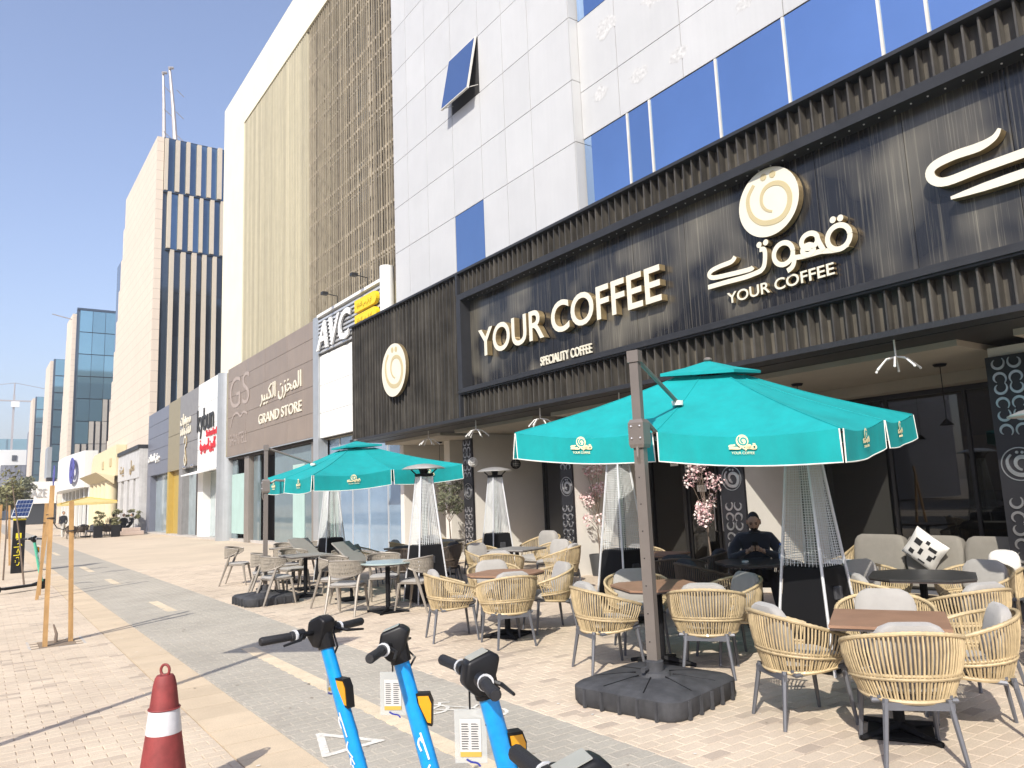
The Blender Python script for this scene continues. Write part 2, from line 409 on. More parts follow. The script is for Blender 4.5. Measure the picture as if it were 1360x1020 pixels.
# painted triangle and bicycle symbol
def flat_stroke(mb, pts, w, z):
    for q_, ((xa, ya), (xb, yb)) in enumerate(zip(pts[:-1], pts[1:])):
        z += .00012
        d = Vector((xb-xa, yb-ya)); n = Vector((-d.y, d.x)).normalized()*w; e = d.normalized()*w*.9
        mb.box(0, 0, 0, 0, 0, 0) if False else mb.add([(xa+n.x-e.x, ya+n.y-e.y, z), (xa-n.x-e.x, ya-n.y-e.y, z), (xb-n.x+e.x, yb-n.y+e.y, z), (xb+n.x+e.x, yb+n.y+e.y, z)], [(0, 1, 2, 3)])
tri = MB(); T = [(1.93+.06, 5.14), (2.13, 5.62), (2.40, 5.18)]
for i, (a, b) in enumerate(((0, 1), (1, 2), (2, 0))): flat_stroke(tri, [T[a], T[b]], .028, .0172+.0006*i)
tri.build('triangle_marking', m_wpaint, bike_path)
bi = MB(); zb = .0172
for i, cx in enumerate(((3.06, 5.62), (3.36, 5.22))):
    flat_stroke(bi, [(cx[0]+.13*cos(t*pi/8), cx[1]+.13*sin(t*pi/8)) for t in range(17)], .015, .0172)
flat_stroke(bi, [(3.06, 5.62), (3.16, 5.66), (3.33, 5.42), (3.20, 5.44), (3.06, 5.62)], .012, .0194)
flat_stroke(bi, [(3.36, 5.22), (3.33, 5.42), (3.40, 5.47)], .012, .0201); flat_stroke(bi, [(3.16, 5.66), (3.2, 5.74), (3.26, 5.7)], .012, .0205)
bi.build('bicycle_marking', m_wpaint, bike_path)
# litter specks / drip dots on the paving give it life
sp = MB(); rg = random.Random(5)
for k in range(110):
    x, y = rg.uniform(1.2, 8.2), rg.uniform(3, 18); r = rg.uniform(.006, .018)
    sp.add([(x+r*cos(a), y+r*rg.uniform(.5, 1)*sin(a), .0185) for a in (0, 1.2, 2.5, 3.7, 5)], [(0, 1, 2, 3, 4)])
o = sp.build('paper_litter', M('paper_bits', (.7, .68, .62), .9)); o['kind'] = 'stuff'; o['label'] = 'small pale scraps of litter scattered on the paving'
# tree pit frame
pitm = MB()
for a in ((.60, .63, 11.53, 12.22), (1.21, 1.24, 11.53, 12.22), (.60, 1.24, 11.50, 11.53), (.60, 1.24, 12.22, 12.25)): pitm.box(*a, -.02, .012)
pitm.build('tree_pit_frame', m_kerb, pavement)
MB().quad((.63, 11.53, .006), (1.21, 11.53, .006), (1.21, 12.22, .006), (.63, 12.22, .006)).build('tree_pit_soil', M('pit_soil', (.22, .17, .12), .95, var=.3, vs=30, bump=.6, bs=90), pavement)

m_gum = M('old_gum_spot', (.27, .225, .175), .9, var=.2, vs=30)
gs = MB(); rg = random.Random(9)
for k in range(150):
    x, y = rg.uniform(.2, 9), rg.uniform(3, 17); r = rg.uniform(.005, .017)
    gs.add([(x+r*cos(a*pi/4)*rg.uniform(.7, 1.1), y+r*sin(a*pi/4)*rg.uniform(.7, 1.1), .0168) for a in range(8)], [tuple(range(8))])
o = gs.build('paving_stain', m_gum); o['kind'] = 'stuff'; o['label'] = 'dark old gum and drip spots on the paving'
# ================================================================== COFFEE SHOP BUILDING
m_white = M('white_aluminium_panel', (.50, .505, .50), .45, .0, var=.04, vs=.9, streak=.018, rnd=.03)
m_whiteback = M('panel_joint_seal', (.55, .53, .47), .7)
m_bluewin = M('blue_mirror_glass', (.30, .43, .66), .04, 1., var=.05, vs=.5, rnd=.08, bump=.02, bs=1.6)
m_mull = M('pale_mullion', (.62, .60, .55), .5)
m_blackfin = M('black_fascia_metal', (.055, .050, .042), .5, .0, var=.45, vs=1.6, streak=.5, spec=.5)
m_blackback = M('black_fascia_back', (.085, .075, .058), .6, var=.35, vs=1.2, streak=.45)
m_frameblk = M('charcoal_frame', (.026, .027, .030), .5, var=.15, vs=4, spec=.35)
m_gold = M('brushed_gold', (.55, .42, .22), .35, .75, var=.12, vs=12)
m_letterw = M('letter_face_white', (.70, .66, .53), .45, var=.03)
m_logotan = M('logo_tan_inlay', (.50, .42, .24), .5, var=.04)
m_cream = M('cream_plaster', (.68, .65, .59), .85, var=.05, vs=1.3, bump=.12, bs=120)
m_ceil = M('beige_ceiling', (.42, .39, .33), .85, var=.05)
m_soff = M('dark_soffit', (.025, .024, .023), .5, var=.2)
m_door = M('door_black', (.02, .02, .022), .35, var=.1)
m_pier = M('pier_black_panel', (.018, .018, .021), .4, .0, var=.1, vs=5)
m_orn = M('ornament_steel', (.62, .62, .63), .28, .9, var=.1, vs=12)
m_glass = glass('shop_glass', (.36, .39, .39), ior=1.6)
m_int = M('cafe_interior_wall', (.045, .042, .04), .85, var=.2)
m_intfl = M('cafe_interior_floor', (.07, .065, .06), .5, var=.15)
m_warm = M('warm_wood_panel', (.42, .26, .07), .6, var=.15)
m_paper = M('paper_notice', (.8, .8, .78), .8, var=.03)
m_ink = M('printed_ink', (.05, .05, .06), .8)

# dusty sign board with drip streaks and sun reflections painted as soft bright smears
def signboard_mat():
    m = bpy.data.materials.new('weathered_sign_board_sun_patches'); m.use_nodes = True; MATS['weathered_sign_board_sun_patches'] = m
    nt = m.node_tree; L = nt.links.new; b = nt.nodes['Principled BSDF']; geo = nd(nt, 'ShaderNodeNewGeometry')
    mp = nd(nt, 'ShaderNodeMapping'); mp.inputs['Scale'].default_value = (1, 40, .55); L(geo.outputs['Position'], mp.inputs[0])
    n1 = nd(nt, 'ShaderNodeTexNoise'); n1.inputs['Scale'].default_value = 1; n1.inputs['Detail'].default_value = 6; n1.inputs['Roughness'].default_value = .7; L(mp.outputs[0], n1.inputs['Vector'])
    n2 = nd(nt, 'ShaderNodeTexNoise'); n2.inputs['Scale'].default_value = .85; n2.inputs['Detail'].default_value = 2; L(geo.outputs['Position'], n2.inputs['Vector'])
    a = nd(nt, 'ShaderNodeMapRange'); L(n1.outputs['Fac'], a.inputs[0]); a.inputs[1].default_value = .52; a.inputs[2].default_value = .82
    c = nd(nt, 'ShaderNodeMapRange'); L(n2.outputs['Fac'], c.inputs[0]); c.inputs[1].default_value = .46; c.inputs[2].default_value = .72
    mm = nd(nt, 'ShaderNodeMath', operation='MULTIPLY_ADD'); L(a.outputs[0], mm.inputs[0]); mm.inputs[1].default_value = .8; 
    m2 = nd(nt, 'ShaderNodeMath', operation='MULTIPLY'); L(c.outputs[0], m2.inputs[0]); m2.inputs[1].default_value = .6; L(m2.outputs[0], mm.inputs[2])
    mx = nd(nt, 'ShaderNodeMix', data_type='RGBA'); L(mm.outputs[0], mx.inputs['Factor']); mx.inputs['A'].default_value = (.013, .013, .015, 1); mx.inputs['B'].default_value = (.22, .20, .155, 1)
    L(mx.outputs['Result'], b.inputs['Base Color'])
    r = nd(nt, 'ShaderNodeMapRange'); L(n1.outputs['Fac'], r.inputs[0]); r.inputs[3].default_value = .10; r.inputs[4].default_value = .34; L(r.outputs[0], b.inputs['Roughness'])
    b.inputs['Specular IOR Level'].default_value = .5
    return m
m_board = signboard_mat()

XW, XW2, XF, XP, XG = 9.93, 10.15, 8.45, 9.93, 12.1
YL, YR = 19.85, -5.0                       # shop extent along the street
CB = thing('coffee_shop_building', 'white panelled building with blue windows above a black coffee shop front', 'building', (12, 8, 0))
# body behind the cladding, hollow at the shop floor
body = MB().box(XW+.06, 24, 11.35, YL, 3.6, 30).box(XW2+.06, 24, YR, 11.33, 3.62, 30).build('wall', m_whiteback, CB)
# cladding left, with windows
cols = [19.82, 18.9, 17.73, 16.30, 14.92, 13.87, 12.82, 11.36]
rows = [6.2, 9.0, 10.4, 11.85, 13.4, 14.8, 16.2, 17.6, 19.0, 20.4, 21.8]
for i in range(len(cols)-1):
    for j in range(len(rows)-1):
        y1, y0, z0, z1 = cols[i], cols[i+1], rows[j], rows[j+1]; g = .008
        if i == 3 and j == 0:
            bx('window_pane', m_bluewin, CB, XW-.005, XW+.05, y0+g, y1-g, z0, z1-g); continue
        if i == 3 and j == 3:   # top hung window, open
            fr = MB().box(XW-.004, XW+.02, y0+g, y1-g, z0+g, z1-g).build('window_opening', M('dark_opening', (.03, .03, .03), .8), CB)
            a = rad(11); h = z1-z0-.02; ca, sa = cos(a), sin(a)
            def T(x, y, z): return (XW-.03+x*ca-(h-z)*sa*1., y, z1-.01-(h-z)*ca-x*sa)
            mb = MB(); d = .05
            P = [T(x, y, z) for x in (-d, 0) for y in (y0+.02, y1-.02) for z in (0, h)]
            mb.add(P, [(0, 1, 3, 2), (4, 6, 7, 5), (0, 4, 5, 1), (2, 3, 7, 6), (0, 2, 6, 4), (1, 5, 7, 3)])
            sash = mb.build('window_sash', m_mull, fr)
            P = [T(-d-.004, y, z) for y in (y0+.045, y1-.045) for z in (.03, h-.03)]
            MB().quad(P[0], P[1], P[3], P[2]).build('window_pane', m_bluewin, fr)
            for yy in (y0+.06, y1-.06):
                MB().tube([T(0, yy, .05), (XW, yy, z0+.25)], .01, 5).build('window_stay', m_mull, fr)
            continue
        bx('wall_panel', m_white, CB, XW-.012+random.uniform(-.001, .001), XW+.055, y0+g, y1-g, z0+g, z1-g)
# return strip at the step and the set back right part
for z0, z1 in zip(rows[:-1], rows[1:]): bx('corner_panel', m_white, CB, XW-.01, XW2+.05, 11.335, 11.352, z0+.008, z1-.008)
wj = [11.33, 10.0, 9.39, 7.79, 6.43, 4.92, 4.29, 2.8, 1.3, -.2, -1.7, -3.2, -5]
for a, b in zip(wj[:-1], wj[1:]):
    for z0, z1 in ((6.2, 9.07), (11.8, 14.3), (17.2, 19.7)):
        bx('window_pane', m_bluewin, CB, XW2-.005, XW2+.05, b+.022, a-.022, z0, z1)
        bx('mullion', m_mull, CB, XW2-.03, XW2+.055, b-.02, b+.02, z0+.001, z1-.001)
pj = [11.33, 10.18, 8.51, 6.40, 4.9, 3.4, 1.9, .4, -1.1, -2.6, -5]
for a, b in zip(pj[:-1], pj[1:]):
    for z0, z1 in ((9.085, 10.15), (10.15, 11.785), (14.32, 15.75), (15.75, 17.18), (19.72, 21.8)):
        bx('wall_panel', m_white, CB, XW2-.014+random.uniform(-.001, .001), XW2+.055, b+.008, a-.008, z0+.008, z1-.008)
# stains where old letters were glued
m_stain = M('old_glue_stain', (.505, .505, .495), .8, var=.25, vs=14)
rg = random.Random(3)
for (yc, zc, s) in ((10.45, 11.2, .5), (9.0, 11.1, .6), (10.7, 9.85, .35), (9.6, 9.7, .4), (8.2, 11.0, .5), (7.4, 10.9, .55), (7.1, 9.7, .3), (8.6, 9.6, .35)):
    poly = [(yc+s*cos(t*pi/9)*(.55+.45*rg.random())*.8, zc+s*.55*sin(t*pi/9)*(.5+.5*rg.random())) for t in range(18)]
    MB().add([(XW2-.0165, y, z) for y, z in poly], [tuple(range(18))]).build('glue_stain', m_stain, CB)

# ---- shop floor: piers, party walls, ceiling, glass front, room behind
MB().box(XF+.32, 13.0, YR, YL-.02, 3.30, 3.58).build('soffit', m_soff, CB)
for a, b in ((YL-.3, 16.4), (15.7, 12.5), (11.9, 8.35), (7.7, 4.1), (3.5, .2)):
    MB().box(9.35, XG-.05, b, a, 3.22, 3.296).build('ceiling_panel', m_ceil, CB)
    MB().box(XG-.45, XG-.1, b, a, 3.05, 3.216).build('ceiling_beam', m_ceil, CB)
piers = [(15.83, 16.25), (12.0, 12.37), (7.75, 8.21), (3.6, 4.05), (-.4, .05)]
GRO = [(-.206, .325), (-.315, .188), (-.331, .031), (-.27, -.14), (-.129, -.268), (.047, -.313), (.211, -.29), (.324, -.174), (.356, -.005), (.287, .151), (.149, .23), (-.002, .221), (-.087, .132), (-.1, .003), (-.036, -.105), (.058, -.159)]
DOTS = [(-.035, .385), (.115, .375)]
def swirl(mb, c, s, fn):
    """cut-out scroll ornament: four curls"""
    for sx in (-1, 1):
        for sz in (-1, 1):
            pts = []
            for k in range(12):
                t = k/11*1.55*pi; r = s*(.30-.10*k/11)
                pts.append((c[0]+sx*(s*.36+r*cos(t+pi*.75)), c[1]+sz*(s*.36+r*sin(t+pi*.75))))
            stroke(mb, pts, s*.036, .012, fn, taper=lambda q: .4+1.2*sin(pi*min(1, q*1.02)))
for i, (y0, y1) in enumerate(piers):
    p = MB().box(XP+.02, XG+.3, y0+.02, y1-.02, 0, 3.216).build('pier_wall', m_cream, CB)
    pn = MB().box(XP-.03, XP+.018, y0, y1, .04, 3.10).build('pier_panel', m_pier, CB)
    MB().box(XP-.04, XP+.018, y0-.01, y1+.01, .012, .04).build('pier_foot', m_frameblk, pn)
    yc = (y0+y1)/2; fn = lambda u, v, w, yc=yc: (XP-.031-w, yc-u, v)
    for z in (.35, .66, .97, 1.28, 2.30, 2.62, 2.92):
        mb = MB(); swirl(mb, (0, z), .26, fn); mb.build('scroll_ornament', m_orn, pn)
    mb = MB(); s = .38
    stroke(mb, [(x*s, 1.80+y*s) for x, y in GRO], .020, .012, fn, taper=lambda q: .55+.75*sin(pi*q))
    for a in DOTS: disc(mb, (a[0]*s*1., 1.80+a[1]*s), .016, .012, fn)
    mb.build('logo_ornament', m_orn, pn)
    mb = MB(); stroke(mb, [(.19*cos(t*pi/12), 1.81+.19*sin(t*pi/12)) for t in range(25)], .006, .008, fn); mb.build('ring_ornament', m_orn, pn)
MB().box(XP+.5, XG+.3, 17.8, 18.1, 0, 3.216).build('side_wall', m_cream, CB)
MB().box(XP+.02, 16, 19.6, YL-.02, 0, 3.29).build('party_wall', m_cream, CB)
# shop room
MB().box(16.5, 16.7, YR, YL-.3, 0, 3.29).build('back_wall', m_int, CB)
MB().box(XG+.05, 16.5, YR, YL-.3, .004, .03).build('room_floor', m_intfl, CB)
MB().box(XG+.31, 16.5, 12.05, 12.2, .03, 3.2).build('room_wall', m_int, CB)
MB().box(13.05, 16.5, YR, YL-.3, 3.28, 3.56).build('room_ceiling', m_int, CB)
# glass bays
def bay(y0, y1, n, door=False, dark=False):
    w = (y1-y0)/n
    f = MB().box(XG-.03, XG+.03, y0, y1, .012, .09).box(XG-.03, XG+.03, y0, y1, 2.98, 3.05)
    for k in range(n+1):
        yy = y0+k*w; f.box(XG-.031, XG+.031, yy-.025, yy+.025, .02, 3.04)
    g = f.build('shopfront_frame', m_door, CB)
    for k in range(n):
        MB().box(XG-.006, XG+.006, y0+k*w+.027, y0+(k+1)*w-.027, .091, 2.979).build('glass_pane', m_glass, g)
bay(4.07, 7.73, 3); bay(.07, 3.58, 3); bay(-4.9, -.42, 3)
bay(12.39, 15.81, 3); bay(16.27, 17.78, 1); bay(18.12, 19.58, 1)
# black screen by the second pier
MB().box(11.2, XG-.06, 12.6, 13.0, .012, 3.0).build('dark_cabinet', m_door, CB)
MB().box(11.6, XG-.07, 13.05, 15.0, .012, 3.0).build('dark_screen', m_door, CB)
# entrance: double door between pier 2 and pier 3
E0, E1 = 8.23, 11.98
f = MB().box(XG-.06, XG+.05, E0, E1, 2.95, 3.1)
for yy in (E0+.04, E1-.04, 9.2, 10.95): f.box(XG-.062, XG+.052, yy-.045, yy+.045, .012, 2.96)
DF = f.build('entrance_frame', m_door, CB)
for a, b in ((E0+.09, 9.15), (11.0, E1-.09)): MB().box(XG-.006, XG+.006, a, b, .02, 2.94).build('glass_pane', m_glass, DF)
for a, b, hx in ((9.25, 10.06, 9.98), (10.09, 10.9, 10.17)):
    d = MB().box(XG-.025, XG+.025, a, a+.06, .02, 2.4).box(XG-.025, XG+.025, b-.06, b, .02, 2.4).box(XG-.024, XG+.024, a+.06, b-.06, .02, .16).box(XG-.024, XG+.024, a+.06, b-.06, 2.3, 2.4).build('door', m_door, CB)
    MB().box(XG-.006, XG+.006, a+.061, b-.061, .161, 2.299).build('glass_pane', m_glass, d)
    MB().tube([(XG-.03, hx, .8), (XG-.08, hx, .82), (XG-.08, hx, 1.5), (XG-.03, hx, 1.52)], .014, 8).build('door_handle', m_orn, d)
MB().box(XG-.006, XG+.006, 9.25, 10.9, 2.45, 2.94).build('transom_pane', m_glass, DF)
for (y, z, w, h) in ((9.65, 1.52, .22, .22), (10.5, 1.66, .24, .13), (10.86, 2.15, .12, .3), (11.2, 2.25, .22, .2), (9.0, 2.0, .1, .4), (9.85, 1.3, .1, .1)):
    n = MB().box(XG-.034, XG-.031, y-w/2, y+w/2, z-h/2, z+h/2).build('notice', m_paper, CB)
    mb = MB()
    for k in range(3): mb.box(XG-.0365, XG-.0345, y-w*.36, y+w*.36*random.uniform(.2, 1), z+h*(.22-.22*k)-h*.05, z+h*(.22-.22*k)+h*.03)
    mb.build('print', m_ink, n)
# interior glimpses
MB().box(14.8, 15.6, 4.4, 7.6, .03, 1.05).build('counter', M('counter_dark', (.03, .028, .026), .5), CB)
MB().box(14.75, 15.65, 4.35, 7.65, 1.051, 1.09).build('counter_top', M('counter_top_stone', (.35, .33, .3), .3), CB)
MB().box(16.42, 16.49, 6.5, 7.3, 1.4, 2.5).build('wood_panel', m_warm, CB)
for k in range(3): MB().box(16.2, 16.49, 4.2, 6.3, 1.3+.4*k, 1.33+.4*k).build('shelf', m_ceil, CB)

# ================================================================== FASCIA
FA = thing('sign_fascia', 'long black ribbed metal fascia band over the coffee shop terrace', 'fascia', (XF, 8, 3.36))
ZB, ZT, YS = 3.36, 6.56, 13.9
MB().box(XF+.15, XF+.33, YS, YL-.02, ZB+.02, ZT-.02).box(XF+.15, XF+.33, YR, YS, ZB+.02, 3.98).box(XF+.15, XF+.33, YR, YS, 5.98, ZT-.02).build('backing', m_blackback, FA)
# return to the wall and cap
MB().box(XF+.33, XW-.02, YL-.3, YL-.02, ZB+.3, ZT-.03).build('end_return', m_blackback, FA)
MB().box(XF-.035, XW-.02, YR, YL, ZT, ZT+.05).build('cap', m_frameblk, FA)
MB().box(XF-.03, XF+.33, YR, YL, ZB-.05, ZB+.018).build('bottom_trim', m_frameblk, FA)
fin_l = MB()
def fin_mesh(h):
    mb = MB(); mb.prism([(-.014, .0), (-.011, -.13), (.011, -.13), (.014, 0.)], lambda u, v: (v, u, 0), lambda u, v: (v, u, h)); return mb.mesh('fascia_fin', m_blackfin)
FM = {k: fin_mesh(h) for k, h in (('full', ZT-ZB-.02), ('top', ZT-6.10-.02), ('bot', 3.86-ZB-.02))}
def fin(kind, y, z):
    o = bpy.data.objects.new('fascia_fin', FM[kind]); COL.objects.link(o); o.parent = FA; o.location = Vector((XF+.149, y, z))-FA.location
    o.rotation_euler.z = random.uniform(-.02, .02)
y = YL-.1
while y > YS+.12: fin('full', y, ZB+.02); y -= .167
y = YS-.12
while y > .6: fin('top', y, 6.10); fin('bot', y, ZB+.02); y -= .167
# frame round the sign
fr = MB().box(XF-.03, XF+.30, YR, YS, 5.96, 6.09).box(XF-.03, XF+.30, YR, YS, 3.87, 4.0).build('sign_frame', m_frameblk, FA)
MB().box(XF-.032, XF+.30, YS-.16, YS+.02, 4.001, 5.959).build('frame_post', m_frameblk, FA)
MB().box(XF-.06, XF-.031, YR, YS-.01, 3.90, 3.955).build('frame_bead', m_frameblk, FA)
MB().box(XF-.033, XF+.148, YS-.05, YS+.02, 6.091, ZT).build('frame_post', m_frameblk, FA); MB().box(XF-.033, XF+.148, YS-.05, YS+.02, ZB+.02, 3.869).build('frame_post', m_frameblk, FA)
seams = [YS-.16, 12.95, 12.0, 10.85, 9.75, 8.62, 7.5, 6.38, 5.25, 4.1, 3.0, 1.9, .7, -.6, -2, -4]
for a, b in zip(seams[:-1], seams[1:]): bx('sign_board', m_board, FA, XF+.22+random.uniform(-.002, .002), XF+.29, b+.004, a-.004, 4.0, 5.96)
rv = MB()
for k in range(70): rv.ball((XF-.005+.28*0+.1, 13.6-.19*k, 5.955), .012, n=6, m=4)
rv.build('rivets', m_orn, FA, kind='stuff')
XB = XF+.22
lf = lambda y0, z0, x=XB: (lambda u, v, w: (x-.02-w, y0-u, z0+v))
S1 = thing('shop_sign', 'large raised white YOUR COFFEE letters with gold sides on black board', 'sign', (XB, 10.5, 4.6))
letters_on('letter', 'YOUR COFFEE', .56, .13, lf(13.2, 4.60), [m_letterw, m_gold], S1, 5.28, offset=.022)
S2 = thing('shop_sign', 'small white SPECIALITY COFFEE lettering below the large letters', 'sign', (XB, 10.5, 4.1))
letters_on('letter', 'SPECIALITY COFFEE', .165, .025, lf(11.22, 4.09), [m_letterw, m_letterw], S2, 1.48, offset=.02)
def round_logo(name, label, x, yc, zc, s, dep):
    t = thing(name, label, 'sign', (x, yc, zc)); fn = lambda u, v, w: (x-.03-w, yc-u, zc+v)
    mb = MB(); disc(mb, (0, 0), .5*s, dep, fn, n=48); mb.build('disc', [m_letterw, m_gold], t, smooth=False)
    mb = MB(); stroke(mb, [(a*s, b*s) for a, b in GRO], .032*s, .006, fn, taper=lambda q: .5+.75*sin(pi*min(1., q*.9+.12)), w0=dep)
    mb.build('spiral', m_logotan, t)
    for a, b in DOTS: mb = MB(); disc(mb, (a*s, b*s), .052*s, .006, fn, w0=dep); mb.build('dot', m_logotan, t)
round_logo('round_logo', 'white round spiral logo above the arabic shop name', XB, 5.9, 5.47, .95, .10)
round_logo('round_logo', 'white round spiral logo alone on the ribbed fascia end', XF, 16.87, 4.89, 1.34, .09)
KAF1 = [(-.615, -.118), (-.686, -.172), (-.898, -.184), (-1.049, -.209), (-1.096, -.261), (-1.015, -.319), (-.697, -.349), (-.393, -.365), (-.335, -.346)]
KAF2 = [(-1.131, -.435), (-.806, -.441), (-.481, -.453), (-.292, -.443), (-.198, -.423), (-.144, -.347), (-.126, -.168), (-.205, -.139)]
def ell(c, rx, ry, a0=0, a1=2*pi, n=18, tilt=0.): return [(c[0]+rx*cos(a0+(a1-a0)*k/n), c[1]+ry*sin(a0+(a1-a0)*k/n)+tilt*rx*cos(a0+(a1-a0)*k/n)) for k in range(n+1)]
ARAB = [('letter', [KAF1]), ('letter', [KAF2]), ('letter', [ell((.155, -.30), .145, .145), [(.29, -.34), (.305, -.43), (.27, -.51), (.19, -.545)]]),
        ('letter', [[(.30, -.40), (.466, -.42), (.68, -.425), (.757, -.44), (.933, -.47), (1.06, -.44)]]),
        ('letter', [ell((.552, -.245), .115, .095), ell((.52, -.355), .08, .062), [(.66, -.23), (.69, -.326), (.735, -.424)]]), ('letter', [ell((.949, -.32), .15, .15)])]
ADOT = [(-.207, -.07), (-.10, -.066), (.891, -.075), (.991, -.085)]
def arabic_logo(t, fn, s, w, d, mats):
    for q, (nm, lst) in enumerate(ARAB):
        mb = MB()
        for k, pl in enumerate(lst): stroke(mb, [(a*s, b*s) for a, b in pl], w, d+.0015*k+.004*q, fn, w0=-.0007*(q*3+k))
        mb.build(nm, mats, t)
    for a, b in ADOT: mb = MB(); disc(mb, (a*s, b*s), w*1.25, d, fn, n=14); mb.build('dot', mats, t)
S3 = thing('arabic_sign', 'raised cream arabic shop name under the round spiral logo', 'sign', (XB, 5.9, 4.6))
arabic_logo(S3, lf(5.9, 5.0), 1., .034, .10, [m_letterw, m_gold])
S4 = thing('shop_sign', 'small gold edged YOUR COFFEE letters below the arabic shop name', 'sign', (XB, 5.9, 4.25))
letters_on('letter', 'YOUR COFFEE', .15, .06, lf(6.74, 4.255), [m_letterw, m_gold], S4, 1.66, offset=.02)
S5 = thing('arabic_sign', 'very large cream arabic letter strokes cut off by the right edge', 'sign', (XB, 3, 4.7))
for pl in ([(-.057, .272), (-.12, .196), (-.272, .157), (-.519, .164), (-.722, .138), (-.795, .068), (-.762, -.033), (-.628, -.095), (-.282, -.081), (.178, -.074), (.9, -.06)], [(-.613, -.294), (.152, -.283), (.9, -.26), (1.3, -.2)]):
    mb = MB(); stroke(mb, pl, .05, .12, lf(3.0, 5.0), taper=lambda q: .35+.65*min(1, q*5)); mb.build('letter', [m_letterw, m_gold], S5)
mb = MB(); stroke(mb, ell((2.3, .25), .3, .3), .06, .12, lf(3., 5.)); mb.build('letter', [m_letterw, m_gold], S5)
# ================================================================== BEIGE SCREEN BUILDING
m_creamwall = M('pale_cream_render', (.74, .70, .54), .8, var=.04, vs=.8, streak=.03)
m_rib = M('beige_rib', (.375, .34, .235), .6, 0, var=.06, vs=2, streak=.10, rnd=.16)
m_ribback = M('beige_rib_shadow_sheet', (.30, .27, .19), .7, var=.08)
m_finb = M('beige_screen_fin', (.29, .25, .18), .6, 0, var=.15, vs=2, streak=.08, rnd=.25)
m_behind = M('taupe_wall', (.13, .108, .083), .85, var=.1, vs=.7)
m_darkwin = M('dark_window', (.035, .04, .045), .12, var=.1)
m_winfr = M('window_frame_tan', (.40, .35, .28), .6)
m_brown = M('brown_fascia_panel', (.275, .22, .175), .45, .15, var=.07, vs=1., streak=.10, rnd=.03)
m_greycol = M('grey_column', (.40, .42, .43), .35, .4, var=.06, streak=.06)
m_whitep = M('white_shop_panel', (.78, .78, .74), .45, var=.02, rnd=.015)
m_silver = M('silver_slat', (.62, .63, .63), .35, .5, var=.05)
m_yel = M('yellow_sign', (.78, .55, .01), .45, var=.04)
m_mint = M('mint_curtain', (.36, .50, .46), .85, var=.05, vs=1.5, streak=.05)
m_pane = M('storefront_glass', (.20, .27, .29), .05, .35, var=.12, vs=.6, spec=.9)
m_paneblue = M('storefront_glass_blue', (.30, .42, .55), .05, .4, var=.15, vs=.7, spec=.9)
m_taupecol = M('taupe_metal_column', (.27, .24, .21), .45, .3, var=.08, streak=.08)
m_recess = M('dark_recess', (.045, .035, .03), .8, var=.1)
m_shutter = M('roller_shutter', (.62, .53, .42), .6, .1, var=.05)
m_black = M('sign_black', (.02, .02, .02), .5)
m_red = M('sign_red', (.55, .02, .03), .5)
XB2 = 10.0
BB = thing('screen_building', 'beige office building clad in vertical slats beside the white panelled building', 'building', (13, 30, 0))
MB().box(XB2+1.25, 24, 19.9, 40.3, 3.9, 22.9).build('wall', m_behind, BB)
MB().box(XB2-.02, XB2+1.25, 36.5, 40.3, 8.3, 23.1).build('corner_column', m_creamwall, BB)
MB().box(XB2-.022, XB2+1.25, 19.9, 36.495, 20.75, 23.1).build('top_beam', m_creamwall, BB)
MB().box(XB2+1.26, 24.1, 19.9, 40.28, 22.9, 23.08).build('roof', m_creamwall, BB)
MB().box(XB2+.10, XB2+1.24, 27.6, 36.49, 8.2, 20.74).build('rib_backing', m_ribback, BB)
ribm = MB().prism([(-.07, 0), (-.035, -.09), (.03, -.09), (.06, 0)], lambda u, v: (v, u, 0), lambda u, v: (v, u, 12.4)).mesh('rib', m_rib)
n = 44
for k in range(n):
    o = bpy.data.objects.new('rib', ribm); COL.objects.link(o); o.parent = BB; o.location = Vector((XB2+.098, 27.72+k*(8.7/(n-1)), 8.3))-BB.location
# open screen
finm = MB().box(-.02, .02, -.018, .018, 0, 12.55).mesh('screen_fin', m_finb)
rg = random.Random(11); y = 20.05
k = 0
while y < 27.55:
    o = bpy.data.objects.new('screen_fin', finm); COL.objects.link(o); o.parent = BB; o.location = Vector((XB2+.06, y, 8.2))-BB.location; o.rotation_euler.z = rg.uniform(-.03, .03)
    y += .185*rg.uniform(.85, 1.15)
for z in (9.4, 9.95, 10.85, 12.3, 12.85, 14.32, 14.9, 16.36, 16.95, 18.6, 19.1, 20.2):
    bx('screen_rail', m_winfr, BB, XB2+.09, XB2+.17, 20.0, 27.58, z, z+.09)
for z in (9.9, 12.9, 15.0, 17.0, 19.2):
    bx('service_pipe', m_winfr, BB, XB2+.9, XB2+.96, 20.0, 27.58, z, z+.05)
    for yy in (20.8, 22.6, 24.2, 25.9, 27.2): MB().tube([(XB2+.2, yy, z+.5), (XB2+.9, yy, z+.1)], .02, 5).build('screen_strut', m_finb, BB)
for yc in (21.55, 24.9):
    for z in (9.6, 12.7, 15.9, 18.6):
        w = MB().box(XB2+1.2, XB2+1.26, yc-.62, yc+.62, z-.05, z+1.65).build('window_frame', m_winfr, BB)
        MB().box(XB2+1.18, XB2+1.199, yc-.54, yc+.54, z+.03, z+1.57).build('window_pane', m_darkwin, w)
for yy in (23.2, 26.6): MB().box(XB2+1.05, XB2+1.249, yy-.2, yy+.2, 8.2, 20.7).build('wall_pilaster', m_behind, BB)
MB().box(XB2+.05, XB2+.3, 19.86, 19.98, 8.2, 20.74).build('screen_end_post', m_finb, BB)
